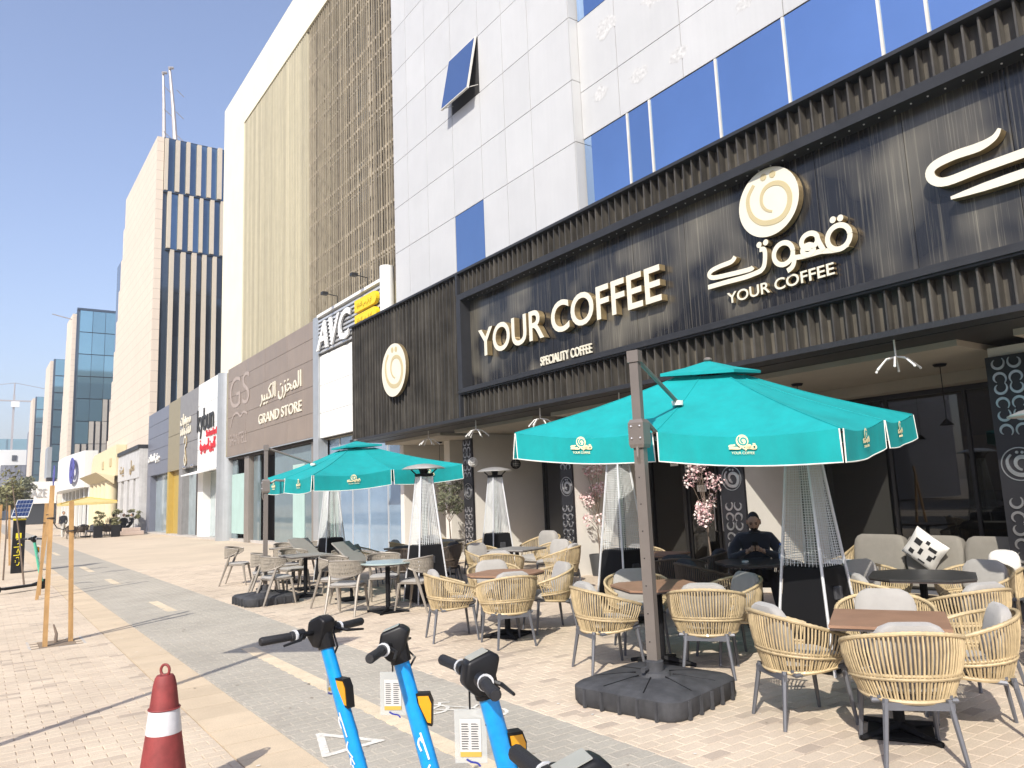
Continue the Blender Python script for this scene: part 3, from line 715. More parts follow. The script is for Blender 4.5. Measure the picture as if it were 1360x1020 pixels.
# grand store fascia
XG2 = 9.9
gz = [4.05, 4.95, 5.95, 6.95, 7.75, 8.42]
gy = [26.65, 29.6, 32.5, 35.4, 38.5]
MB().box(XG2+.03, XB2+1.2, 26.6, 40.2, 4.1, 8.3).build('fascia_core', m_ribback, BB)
for a, b in zip(gy[:-1], gy[1:]):
    for c, d in zip(gz[:-1], gz[1:]): bx('fascia_panel', m_brown, BB, XG2, XG2+.04, a+.008, b-.008, c+.008, d-.008)
bx('fascia_edge', m_greycol, BB, XG2-.02, XG2+.05, 26.6, 38.5, 4.0, 4.045)
MB().tube([(XG2+.35, 39.4, 0), (XG2+.35, 39.4, 8.36)], .62, 20).build('round_column', m_greycol, BB, smooth=True)
bx('edge_column', m_greycol, BB, XG2-.05, XG2+.3, 26.05, 26.58, 0, 8.45)
fg = lambda y0, z0, x=XG2: (lambda u, v, w: (x-.012-w, y0-u, z0+v))
t = thing('store_sign', 'white raised GRAND STORE letters on brown panels', 'sign', (XG2, 30, 5))
letters_on('letter', 'GRAND STORE', .42, .03, fg(33.3, 5.16), [m_letterw, m_letterw], t, 5.45, offset=.012)
t = thing('arabic_sign', 'white arabic store name above GRAND STORE on brown panels', 'sign', (XG2, 30, 6))
text_on('lettering', arabic('المخزن الكبير'), .62, .03, fg(33.1, 6.12), [m_letterw], t, width=5.2, offset=.008)
m_ghost = M('ghost_lettering', (.37, .31, .27), .6, var=.15, vs=8)
t = thing('faded_sign', 'faded ghost of removed GS letters on brown panels', 'sign', (XG2, 37, 6))
text_on('lettering', 'GS', 1.5, .006, fg(38.1, 6.35), m_ghost, t, width=3.3, offset=-.01)
mb = MB()
stroke(mb, [(0, 0), (.4, .5), (1.1, .62), (1.7, .4), (2.2, .55), (2.8, .42)], .05, .005, fg(37.9, 5.45)); mb.build('lettering', m_ghost, t)
text_on('lettering', 'SHANTELL', .55, .006, fg(38.0, 4.55), m_ghost, t, width=2.9)
# AVC front
for z0, z1 in ((3.95, 4.85), (4.85, 5.85), (5.85, 6.95)): bx('white_panel', m_whitep, BB, XG2+.02, XG2+.2, 20.02, 26.04, z0+.008, z1-.008)
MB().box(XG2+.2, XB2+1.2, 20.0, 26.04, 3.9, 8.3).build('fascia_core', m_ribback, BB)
t = thing('slatted_sign', 'white AVC letters over a silver slatted sign rack', 'sign', (XG2, 23, 7))
for k in range(9): bx('slat', m_silver, t, XG2-.06, XG2+.02, 20.7, 26.02, 7.02+.145*k, 7.02+.145*k+.07)
bx('top_rail', m_whitep, t, XG2-.10, XG2+.1, 20.3, 26.04, 8.36, 8.46)
bx('sign_back', m_silver, t, XG2+.06, XG2+.1, 20.3, 26.04, 7.0, 8.35)
for yy in (21.7, 24.2):
    mb = MB().tube([(XG2-.05, yy, 8.4), (XG2-.05, yy, 8.75), (XG2-.5, yy, 8.8)], .02, 6).box(XG2-.62, XG2-.42, yy-.09, yy+.09, 8.74, 8.84); mb.build('sign_lamp', m_black, t)
letters_on('letter', 'AVC', .95, .06, lambda u, v, w: (XG2-.10-w, 25.95-u-v*.22, 7.12+v), [m_whitep, m_silver], t, 2.9, offset=.03)
for z in (7.72, 7.22):
    y = MB(); y.prism([(20.75+.2+.2*cos(a), z+.2+.2*sin(a)) for a in [-pi/2-i*pi/8 for i in range(9)]]+[(22.4+.0, z+.4), (22.4, z)], lambda u, v: (XG2-.2, u, v), lambda u, v: (XG2-.08, u, v))
    yo = y.build('yellow_plate', m_yel, t)
    text_on('plate_lettering', arabic('اي في سي للتجارة'), .14, .006, lambda u, v, w, z=z: (XG2-.203-w, 22.2-u, z+.13+v), M('plate_ink', (.35, .25, .02), .6), yo, width=1.1)
MB().tube([(XG2-.02, 20.35, 6.9), (XG2-.02, 20.35, 8.75)], .22, 18).build('end_cylinder', m_whitep, t, smooth=True)
# storefronts
XS = 10.25
def strip(name, mat, y0, y1, z0, z1, x=XS, d=.06): return bx(name, mat, BB, x, x+d, y0, y1, z0, z1)
MB().box(XS+.9, XS+1.0, 20.0, 39, 0, 4.0).build('shop_back', m_recess, BB)
MB().box(XS-.2, XS+1.2, 20, 39, 3.92, 3.995).build('shop_ceiling', m_recess, BB)
strip('sill', m_kerb, 20.0, 39.0, 0, .12, XS-.1, .4)
R = lambda px: {303: 3.862, 315: 3.702, 330: 3.517, 337: 3.436, 345: 3.347, 365: 3.14, 385: 2.954, 405: 2.785, 420: 2.668}[px]*XS
strip('glass_pane', m_pane, R(315), R(303)-.3, .12, 3.9); strip('curtain', m_mint, R(330), R(303)-.5, .35, 3.2, XS-.02, .015)
strip('shop_column', m_taupecol, R(337)+.1, R(330), 0, 3.92, XS-.2, .4)
strip('glass_pane', m_pane, R(345), R(337), .12, 3.9)
strip('roller_shutter', m_shutter, R(385), R(365)+.8, .02, 2.6, XS+.55, .05)
for k in range(24): bx('shutter_slat', m_shutter, BB, XS+.53, XS+.549, R(385), R(365)+.8, .06+k*.105, .14+k*.105)
strip('glass_pane', m_pane, R(385)-.4, R(365), .12, 3.9, XS, .03)
strip('curtain', m_mint, R(405), R(385)-.42, .35, 3.2, XS-.02, .015); strip('glass_pane', m_pane, R(420)+.1, R(385)-.41, .12, 3.9)
strip('shop_column', m_taupecol, 26.7, R(420)+.08, 0, 3.92, XS-.15, .35)
for a, b in ((20.1, 21.2), (21.25, 22.6), (22.65, 23.9), (23.95, 25.0), (25.05, 26.0)):
    strip('glass_pane', m_paneblue, a, b, .12, 3.9); strip('mullion', m_silver, a-.05, a, .12, 3.9, XS-.03, .06)
strip('curtain', m_mint, 25.2, 25.9, .3, 3.0, XS-.02, .015)

# ================================================================== LOW SHOP ROW (beyond)
XR = 9.95
SR = thing('low_shop_row', 'low row of shops with blue grey, gold, grey and white fascias', 'building', (14, 50, 0))
rr = lambda r: r*XR
m_bluegrey = M('blue_grey_panel', (.19, .20, .245), .4, .3, var=.05, streak=.05)
m_goldp = M('dull_gold_panel', (.33, .28, .17), .45, .3, var=.06, streak=.10)
m_greyp = M('grey_stone_panel', (.22, .215, .21), .5, var=.12, vs=3, streak=.10)
m_ydoor = M('mustard_door', (.42, .30, .07), .5, var=.06)
m_glasspale = M('pale_shop_glass', (.42, .50, .52), .08, .3, var=.15, vs=1.5)
MB().box(XR+.8, 26, 40.4, rr(6.1), 0, 8.0).build('wall', m_recess, SR)
def fas(name, mat, r0, r1, z0, z1, nrow=4):
    for k in range(nrow):
        a, b = z0+(z1-z0)*k/nrow, z0+(z1-z0)*(k+1)/nrow; bx(name, mat, SR, XR, XR+.85, rr(r0)+.01, rr(r1)-.01, a+.012, b-.012)
fas('blue_grey_panel', m_bluegrey, 5.35, 6.08, 4.0, 8.45, 5); fas('gold_panel', m_goldp, 5.0, 5.35, 4.0, 8.5, 2); fas('grey_panel', m_greyp, 4.52, 5.0, 4.0, 8.5, 3); fas('white_panel', m_whitep, 4.07, 4.52, 3.6, 8.55, 4)
bx('blue_grey_jamb', m_bluegrey, SR, XR, XR+.8, rr(5.95), rr(6.08), 0, 4.0); bx('glass_pane', m_glasspale, SR, XR+.4, XR+.45, rr(5.5), rr(5.95), .1, 4.0); bx('dark_jamb', m_recess, SR, XR+.3, XR+.6, rr(5.35), rr(5.5), 0, 4.0)
bx('mustard_door', m_ydoor, SR, XR+.3, XR+.4, rr(5.0), rr(5.34), .05, 4.0); bx('door_post', m_ydoor, SR, XR, XR+.35, rr(5.30), rr(5.35), 0, 4.0)
bx('grey_jamb', m_greyp, SR, XR, XR+.7, rr(4.9), rr(5.0), 0, 4.0); bx('glass_pane', m_glasspale, SR, XR+.4, XR+.45, rr(4.72), rr(4.9), .1, 4.0); bx('dark_jamb', m_recess, SR, XR+.4, XR+.6, rr(4.5), rr(4.72), 0, 4.0)
bx('white_jamb', m_whitep, SR, XR, XR+.6, rr(4.38), rr(4.5), 0, 3.6); bx('glass_pane', m_glasspale, SR, XR+.4, XR+.45, rr(4.1), rr(4.38), .1, 3.6); bx('poster', m_paper, SR, XR+.38, XR+.395, rr(4.18), rr(4.26), 1.2, 2.4)
MB().add([(XR, rr(4.07), 3.7), (XR, rr(4.5), 3.7), (XR-.9, rr(4.5), 3.45), (XR-.9, rr(4.07), 3.45), (XR, rr(4.07), 3.6), (XR, rr(4.5), 3.6), (XR-.9, rr(4.5), 3.38), (XR-.9, rr(4.07), 3.38)], [(0, 1, 2, 3), (7, 6, 5, 4), (0, 4, 5, 1), (1, 5, 6, 2), (2, 6, 7, 3), (3, 7, 4, 0)]).build('awning', m_whitep, SR)
for r_ in (4.6, 4.8): MB().ball((XR-.1, rr(r_), 4.02), .12, .3, .1).build('spot_lamp', m_orn, SR)
bx('sill', m_kerb, SR, XR-.05, XR+.8, rr(4.07), rr(6.08), 0, .09)
fr_ = lambda y0, z0: (lambda u, v, w: (XR-.02-w, y0-u, z0+v))
t = thing('shop_sign', 'black kybun lettering on the white shop panel', 'sign', (XR, 43, 6)); text_on('lettering', 'kybun', 1.25, .05, fr_(45.0, 5.85), m_black, t, width=3.7)
t = thing('shop_sign', 'small red lettering under the black kybun word', 'sign', (XR, 42, 5.4)); text_on('lettering', 'Switzerland', .34, .04, fr_(42.9, 5.45), m_red, t, width=2.2, offset=.03)
t = thing('arabic_sign', 'red arabic lettering low on the white shop panel', 'sign', (XR, 42, 4.8)); text_on('lettering', arabic('كايبون السويسرية'), .55, .04, fr_(44.3, 4.75), m_red, t, width=3.4, offset=.03)
t = thing('arabic_sign', 'gold arabic lettering on the grey stone panel', 'sign', (XR, 48, 6.6)); text_on('lettering', arabic('مجوهرات'), .62, .05, fr_(49.4, 6.65), m_letterw, t, width=2.7, offset=.03)
t = thing('shop_sign', 'pale gold latin lettering and emblem on the grey stone panel', 'sign', (XR, 48, 5.5)); 
mb = MB()
for k in range(10):
    if k != 5: stroke(mb, [(k*.27, 0), (k*.27+.06, .34), (k*.27+.16, .30), (k*.27+.2, .02)] if k % 2 else [(k*.27, .34), (k*.27, .02), (k*.27+.18, .0), (k*.27+.17, .18)], .035, .04, fr_(49.3, 6.05))
mb.build('lettering', m_letterw, t)
mb = MB(); stroke(mb, [(-.25, .5), (-.1, .85), (.25, .8), (.3, .45), (0, .2), (.1, -.2), (.35, -.6), (.1, -.8), (-.15, -.5), (.05, -.1)], .07, .05, fr_(48.0, 5.0)); mb.build('emblem', [m_letterw, m_gold], t)
t = thing('arabic_sign', 'small white lettering low on the blue grey shop panel', 'sign', (XR, 58, 5.1)); text_on('lettering', arabic('جوتن للدهانات'), .5, .05, fr_(60.0, 5.0), m_whitep, t, width=4.2, offset=.03)

# ================================================================== TOWERS
m_stone = M('pink_limestone', (.64, .55, .445), .8, var=.04, vs=.15, brick=(2.2, .8, .03, (.625, .535, .43), (.50, .425, .345), (1, 2)))
m_stonefin = M('pale_stone_fin', (.52, .46, .365), .7, var=.04, rnd=.03)
m_tglass = M('tower_glass_dark', (.05, .075, .11), .06, .45, var=.15, vs=.2, spec=.9, rnd=.3)
m_tblue = M('tower_glass_teal', (.24, .42, .50), .05, .75, var=.06, vs=.2, rnd=.10)
m_tmid = M('tower_glass_blue', (.10, .17, .26), .06, .7, var=.1, vs=.2, rnd=.25)
m_tfin = M('taupe_tower_fin', (.36, .33, .28), .6, var=.08, rnd=.06)
m_steel = M('pale_steel', (.45, .42, .40), .5, .4, var=.1)
def tower(label, y0, y1, ztop, kind):
    t = thing('office_tower', label, 'tower', (16, (y0+y1)/2, 0)); X = 10.1
    # stone street face with stepped far edge, real thickness
    flare = (y1-y0); n = 11; poly = [(y0, 0), (y0, ztop-.4)]
    far = []
    for k in range(n):
        za, zb = ztop*(1-k/n), ztop*(1-(k+1)/n); yy = y0+flare*(.64+.36*k/(n-1)); far += [(yy, za), (yy, zb)]
    if kind == 0:   # little stair at the top of the wall
        poly = [(y0, 0), (y0, ztop-.3)]
    mb = MB(); mb.prism(poly+far, lambda u, v: (X, u, v), lambda u, v: (X+.5, u, v)); mb.build('stone_wall', m_stone, t)
    MB().box(X+.501, X+26, y0+.35, y0+flare*.66, 0, ztop-.6).build('tower_core', m_stone, t)
    MB().box(X+.52, X+20, y0+flare*.661, y0+flare*.98, 0, ztop*.86).build('rear_glass_block', m_tglass, t)
    return t, X
t, X = tower('nearest stone tower with tall pale fins and twin roof masts', 61.3, 86, 31.1, 0)
tiers = [(0., 26.4, 30.8), (.28, 21.7, 26.3), (.55, 8., 21.6)]
for off, z0, z1 in tiers:
    for k in range(15):
        xa = X+.55+off+k*.80
        if not (z0 > 26 and k > 5): bx('stone_fin', m_stonefin, t, xa, xa+random.uniform(.24, .33), 61.0+random.uniform(-.05, .1), 61.6, z0, z1-random.uniform(0, .12))
        nz = max(1, round((z1-z0)/3.4))
        for j in range(nz):
            a, b = z0+(z1-z0)*j/nz, z0+(z1-z0)*(j+1)/nz
            bx('window_pane', m_tmid if (z0 > 21 or (k*7+j*3) % 11 == 0) else m_tglass, t, xa+.32, xa+.79, 61.35, 61.42, a+.04, b-.04)
    bx('floor_edge', m_tglass, t, X+.5+off, X+13, 61.2, 61.5, z0-.12, z0)
MB().box(X+.5, X+13, 61.43, 61.7, 0, 30.9).build('curtain_wall_back', m_tglass, t)
for (x0, x1, h, r) in ((11.25, 11.0, 38.2, .13), (12.2, 11.5, 38.8, .16)):
    m_ = thing('roof_mast', 'thinner left roof mast on the nearest tower' if r < .15 else 'thicker right roof mast on the nearest tower', 'mast', (x0, 65, 31.2))
    MB().tube([(x0, 65, 31.0), ((x0+x1)/2, 65, 35.5), (x1, 65, h)], [r*1.4, r, r*.7], 8).build('pole', m_steel, m_)
    MB().tube([(x1-.1, 64.8, h), (x1+.25, 64.9, h+.15)], .12, 6).build('aircraft_light', m_steel, m_)
    for z in (33, 35, 37): MB().tube([(x0-.15, 64.8, z), (x0+.5, 65, z-.4)], .035, 4).build('rung', m_steel, m_)
t, X = tower('second stone tower with teal glass corner and stepped fins', 127, 141.5, 31.4, 1)
for i in range(9):
    for j in range(9):
        z0 = 31.6-3.35*(j+1)
        step = {0: 99, 1: 99, 2: 99, 3: 3, 4: 2, 5: 1, 6: 0, 7: 0, 8: 0}[j]
        xa = X+.9+i*1.7
        if i < step: bx('window_pane', m_tblue, t, xa+.03, xa+1.67, 126.6, 126.8, z0+.06, z0+3.29)
        else:
            for q in range(2): bx('stone_fin', m_tfin, t, xa+.06+q*.84, xa+.62+q*.84, 126.2, 126.75, z0+.04, z0+3.31)
MB().add([(X+.88, 126.65, 0), (X+.05, 128.9, 0), (X+.05, 128.9, 31.2), (X+.88, 126.65, 31.4)], [(0, 1, 2, 3)]).build('chamfer_pane', m_tblue, t)
MB().box(X+.5, X+17, 126.81, 127.3, 0, 31.55).build('curtain_wall_back', m_tglass, t)
bx('roof_edge', m_tglass, t, X+.5, X+17, 126.5, 127.4, 31.6, 31.9)
MB().tube([(X-2.6, 128, 30.9), (X+.6, 128, 30.2)], .08, 5).build('roof_arm', m_steel, t); MB().tube([(16.6, 127.5, 31.6), (16.7, 127.5, 40)], .08, 5).ball((16.6, 127.4, 33), .5).build('antenna', m_steel, t)
def far_tower(label, y0, y1, ztop, ncol):
    t, X = tower(label, y0, y1, ztop, 1)
    for i in range(ncol):
        for j in range(9):
            z0 = ztop-3.35*(j+1); xa = X+.8+i*1.9
            if j < 5 or (j < 7 and i < 2): bx('window_pane', m_tblue, t, xa+.04, xa+1.86, y0-.4, y0-.2, z0+.1, z0+3.25)
            else:
                for q in range(2): bx('stone_fin', m_tfin, t, xa+.06+q*.95, xa+.7+q*.95, y0-.7, y0-.25, z0+.05, z0+3.3)
    MB().box(X+.5, X+16, y0-.19, y0+.4, 0, ztop).build('curtain_wall_back', m_tglass, t)
    return t
far_tower('third stone tower along the street, narrow in view', 170, 190, 31.5, 5)
far_tower('farthest stone tower with glass front above the trees', 228, 246, 31.5, 5)

# ---- small shops at the foot of the towers
m_marble = M('grey_marble_cladding', (.55, .54, .52), .45, var=.16, vs=1.6, streak=.08)
m_yellowwall = M('butter_yellow_render', (.66, .575, .37), .8, var=.04)
m_awny = M('yellow_striped_canvas', (.62, .50, .20), .8, var=.05)
m_signblue = M('sign_blue_violet', (.06, .06, .30), .5)
t = thing('marble_shop', 'small grey marble shopfront beside the blue grey panels', 'building', (11, 66, 0))
for a, b in ((60.9, 62.6), (63.6, 65.4), (66.4, 68.2), (69.6, 71.2)): bx('marble_pier', m_marble, t, 9.5, 10.08, a, b, 0, 4.0)
bx('marble_fascia', m_marble, t, 9.45, 10.08, 60.9, 71.2, 4.0, 6.1); bx('cornice', m_frameblk, t, 9.35, 10.08, 60.9, 71.2, 6.1, 6.4); bx('dark_glass', m_darkwin, t, 9.95, 10.07, 61, 71, 0, 3.99)
for y in (63.6, 68.6): text_on('lettering', arabic('محل') if y < 65 else arabic('بيت'), .8, .05, (lambda u, v, w, y=y: (9.43-w, y+1.2-u, 4.6+v)), m_gold, t, width=1.9)
t = thing('yellow_shop', 'butter yellow shop with arched end and scalloped canopy', 'building', (11, 80, 0))
bx('wall', m_yellowwall, t, 9.3, 10.07, 71.4, 86, 4.6, 7.2)
MB().prism([(86, 0), (86, 7.2)]+[(86+2.6*sin(a*pi/16), 7.2+1.4*(cos(a*pi/16)-1)*1.) for a in range(1, 9)]+[(88.6, 0)], lambda u, v: (9.3, u, v), lambda u, v: (10.05, u, v)).build('arched_end', m_yellowwall, t)
MB().add([(9.3, 72, 4.6), (9.3, 85, 4.6), (7.9, 85, 4.9), (7.9, 72, 4.9), (9.3, 72, 3.9), (9.3, 85, 3.9)], [(0, 1, 2, 3), (4, 3, 2, 5), (0, 4, 5, 1), (0, 3, 4), (1, 5, 2)]).build('canopy', m_yellowwall, t)
for k in range(5): MB().tube([(9.3, 73.2+k*2.7, 0), (9.3, 73.2+k*2.7, 4.2)], .55, 12).build('column', m_yellowwall, t, smooth=True)
bx('dark_glass', m_darkwin, t, 9.8, 10.0, 72, 86, 0, 4.0)
for y in (74, 79): bx('emblem', m_logotan, t, 9.22, 9.29, y, y+.9, 5.5, 6.2)
t = thing('white_sign_shop', 'white curved shop fascia with blue round emblem', 'building', (10.5, 105, 0))
MB().prism([(90, 0)]+[(90+a*2.2, 0) for a in range(1, 15)], lambda u, v: (8.6-.9*sin((u-90)/30.8*pi), u, 4.2), lambda u, v: (8.6-.9*sin((u-90)/30.8*pi), u, 7.9)) if False else None
rings = [[(8.8-1.0*sin(k/14*pi), 90+k*2.2, 4.2), (8.8-1.0*sin(k/14*pi), 90+k*2.2, 8.0), (10.0, 90+k*2.2, 8.0), (10.0, 90+k*2.2, 4.2)] for k in range(15)]
MB().loft(rings, True, True).build('fascia', m_whitep, t)
mb = MB(); stroke(mb, ell((0, 0), 1.2, 1.2), .22, .08, lambda u, v, w: (8.1-w, 94.6-u*1.7, 6.1+v)); stroke(mb, ell((.2, .1), .5, .6), .2, .09, lambda u, v, w: (8.1-w, 94.6-u*1.7, 6.1+v)); mb.build('emblem', m_signblue, t)
mb = MB(); stroke(mb, [(0, 1.2), (.5, .2), (0, -1.2), (-.5, .2), (0, 1.2)], .3, .08, lambda u, v, w: (7.7-w, 113-u*1.5, 6.3+v)); mb.build('emblem', m_signblue, t)
bx('shopfront', m_darkwin, t, 9.6, 9.9, 90, 121, 0, 4.19)
for k in range(8): bx('shop_pier', m_whitep, t, 9.3, 9.59, 90+k*4.3, 90.8+k*4.3, 0, 4.19)
t = thing('grey_sign_board', 'grey projecting sign board high above the far shops', 'sign', (9.5, 150, 9))
bx('board', m_greycol, t, 8.9, 9.5, 146, 152, 7.5, 12.5); bx('post', m_recess, t, 9.0, 10, 148, 149, 4.5, 7.5)
t = thing('white_kiosk', 'white shop fascia with grey lettering further down the street', 'building', (8, 150, 0))
bx('fascia', m_whitep, t, 5.6, 10, 140, 158, 3.2, 6.6); text_on('lettering', 'DAZE', 1.3, .05, lambda u, v, w: (5.8+u, 139.9-w, 4.2+v), m_greycol, t, width=2.8); bx('shopfront', m_darkwin, t, 6, 10, 140.3, 157, 0, 3.19)
# ---- far buildings at the end of the street
t = thing('white_office_block', 'white concrete block with dark windows at the street end', 'building', (9, 330, 0))
bx('wall', m_whitep, t, 2, 16, 330, 350, 0, 25); bx('wall', m_whitep, t, -6, 5.9, 325, 345, 0, 19)
bx('window', m_darkwin, t, 9, 10.5, 329.7, 329.99, 21, 23)
for k in range(5): bx('window_band', m_tblue, t, -6, 3.8, 324.7, 324.99, 2+3.6*k, 3.6+3.6*k)
t = thing('dark_glass_block', 'dark grey glass building in front of the white block', 'building', (9, 290, 0))
bx('wall', m_tglass, t, 5, 14.5, 285, 300, 0, 17)
for i in range(7):
    for j in range(5): bx('window_pane', M('pale_grey_glass', (.30, .31, .36), .1, .5, rnd=.15) if j > 1 else m_tglass, t, 5.1+i*1.33, 6.3+i*1.33, 284.6, 284.9, .5+3.3*j, 3.6+3.3*j)
t = thing('blue_glass_block', 'blue glass building peeking behind the white block', 'building', (3, 420, 0))
bx('wall', m_tblue, t, -20, 30, 415, 440, 0, 36)
t = thing('slim_dark_tower', 'slim dark building edge beside the farthest tower', 'building', (14, 300, 0)); bx('wall', m_bluegrey, t, 13, 22, 302, 320, 0, 30)
t = thing('tower_crane', 'thin tower crane silhouette above the street end', 'crane', (10, 380, 0))
MB().box(9.6, 10.4, 379.6, 380.4, 0, 52).build('mast', m_steel, t)
MB().box(-40, 60, 379.7, 380.3, 49, 49.6).build('jib', m_steel, t)
MB().tube([(10, 380, 52), (10, 380, 57)], .3, 5).tube([(10, 380, 57), (50, 380, 49.6)], .12, 4).tube([(10, 380, 57), (-30, 380, 49.6)], .12, 4).build('tie_bars', m_steel, t)
MB().box(9, 12, 378.5, 379.5, 46.5, 48.9).build('cab', m_whitep, t)
# ---- opposite side of the street (seen only in reflections, lights the scene as the place does)
t = thing('opposite_building', 'brown office block across the road mirrored in the shop glass', 'building', (-40, 10, 0))
bx('wall', m_brown, t, -46, -34, -20, 26, 0, 13)
for i in range(9):
    for j in range(3): bx('window_pane', m_darkwin, t, -34, -33.95, -18+i*4.8, -15+i*4.8, 1.5+3.9*j, 4+3.9*j)
t = thing('opposite_building', 'blue grey block further along across the road mirrored in the glass', 'building', (-40, 60, 0))
bx('wall', m_bluegrey, t, -46, -33, 32, 90, 0, 18)
for i in range(11):
    for j in range(4): bx('window_pane', m_darkwin, t, -33, -32.95, 34+i*5, 37+i*5, 1.5+4*j, 4+4*j)
# ================================================================== FURNITURE PROTOTYPES
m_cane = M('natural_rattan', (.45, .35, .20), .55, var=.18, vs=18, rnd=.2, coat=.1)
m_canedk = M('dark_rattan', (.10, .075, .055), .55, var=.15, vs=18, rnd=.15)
m_leg = M('grey_powder_coat', (.13, .135, .15), .45, .3, var=.08, vs=6)
m_legdk = M('dark_leg', (.03, .03, .033), .45, .3)
m_cush = M('light_grey_fabric', (.335, .32, .295), .95, var=.06, vs=9, bump=.25, bs=500, sheen=.3)
m_sofa_shade = M('sofa_fabric_shade_darkened', (.22, .205, .175), .95, var=.06, vs=9, bump=.25, bs=500)  # grey cushion cloth in a darker tone, painting in shade on the sofa
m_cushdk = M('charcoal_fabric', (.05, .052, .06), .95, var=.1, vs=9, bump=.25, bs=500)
m_taupe = M('taupe_aluminium', (.28, .25, .21), .5, .2, var=.06, vs=6)
m_rope = M('taupe_rope', (.27, .24, .195), .85, var=.10, vs=25, rnd=.15)
m_wood = M('brown_wood_top', (.30, .175, .11), .5, var=.14, vs=4, bump=.1, bs=50)
m_edge = M('table_edge_dark', (.06, .045, .04), .6)
m_darktop = M('black_table_top', (.05, .05, .05), .28, var=.1)
m_greytop = M('grey_table_top', (.27, .26, .24), .4, var=.08, vs=5)
m_glasstop = M('frosted_glass_top', (.36, .44, .42), .18, var=.06)
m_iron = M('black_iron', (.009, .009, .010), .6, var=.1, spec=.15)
def soft(mb, c, sx, sy, sz, n=4, R=None, e1=.55, e2=.5, e3=.8):
    """pillow: superellipsoid"""
    N, K = 20, 9; rings = []
    sg = lambda v, e: math.copysign(abs(v)**e, v)
    for i in range(1, K):
        ph = -pi/2+pi*i/K; ring = []
        for k in range(N):
            th = 2*pi*k/N; x = sx*sg(cos(ph), e1)*sg(cos(th), e2); y = sy*sg(cos(ph), e1)*sg(sin(th), e2); z = sz*sg(sin(ph), e3)
            v = Vector((x, y, z)); v = (R @ v) if R else v; ring.append(v+Vector(c))
        rings.append(ring)
    return mb.loft(rings, True, True)
def rattan_chair(name, cane, leg, cush, label):
    t = thing(name, label, 'chair')
    A0 = rad(128); top = lambda a: .775-.17*(abs(a)/A0)**1.7; lo = lambda a: .365+.03*(abs(a)/A0)**2
    def pt(a, q, z):   # q 0..1 bottom to top
        r = .245+.075*sin(q*pi*.55)+.005*q; return Vector((r*1.02*sin(a)*(1.06), -r*1.0*cos(a)*.98-.0+ (.05 if abs(a) > rad(100) else 0)*(abs(a)-rad(100))/rad(28), z))
    mb = MB(); n = 58
    for k in range(n):
        a = -A0+2*A0*(k+.5)/n; b = a*.93+.012*math.sin(k*2.1)
        pts = []
        for j in range(5):
            q = j/4; aa = b+(a-b)*q; z = lo(a)+(top(a)-lo(a))*q; pts.append(pt(aa, q, z))
        mb.tube(pts, .0068, 6, caps=False)
    mb.build('cane_back', cane, t, smooth=True, kind='stuff')
    mb = MB(); m = 72; pts = []; rad_ = []
    for k in range(m+1):
        a = -A0+2*A0*k/m; pts.append(pt(a, 1, top(a))); rad_.append(.0125+.0035*(k % 2))
    mb.tube(pts, rad_, 8); mb.build('top_rim', cane, t, smooth=True)
    mb = MB()
    for dz in (-.011, .011): mb.tube([pt(a*.97, .36, lo(a)+(top(a)-lo(a))*.36+dz)*1. + Vector((0, 0, 0)) for a in [-A0+2*A0*k/48 for k in range(49)]], [.0085+.003*((k+(dz > 0)) % 2) for k in range(49)], 6)
    mb.build('mid_band', cane, t, smooth=True)
    mb = MB(); mb.tube([pt(a*.93, 0, lo(a)) for a in [-A0+2*A0*k/40 for k in range(41)]], .015, 6)
    mb.build('lower_rim', cane, t, smooth=True)
    # metal frame
    mb = MB(); mb.tube([(-.22, .23, .40), (-.235, -.16, .36), (.235, -.16, .36), (.22, .23, .40), (-.22, .23, .40)], .016, 6).box(-.2, .2, -.235, -.21, .318, .362).box(-.21, .21, -.18, .22, .375, .392)
    mb.build('seat_frame', leg, t)
    for sx in (-1, 1):
        MB().tube([(sx*.175, -.215, .38), (sx*.225, -.275, 0)], [.019, .013], 6).build('leg', leg, t)
        MB().tube([(sx*.205, .22, .40), (sx*.235, .27, 0)], [.019, .013], 6).build('leg', leg, t)
    mb = MB(); soft(mb, (0, .03, .435), .25, .25, .05); mb.build('seat_cushion', cush, t, smooth=True)
    mb = MB(); soft(mb, (0, -.185, .645), .225, .055, .185, R=Matrix.Rotation(rad(14), 3, 'X')); mb.build('back_cushion', cush, t, smooth=True)
    return t
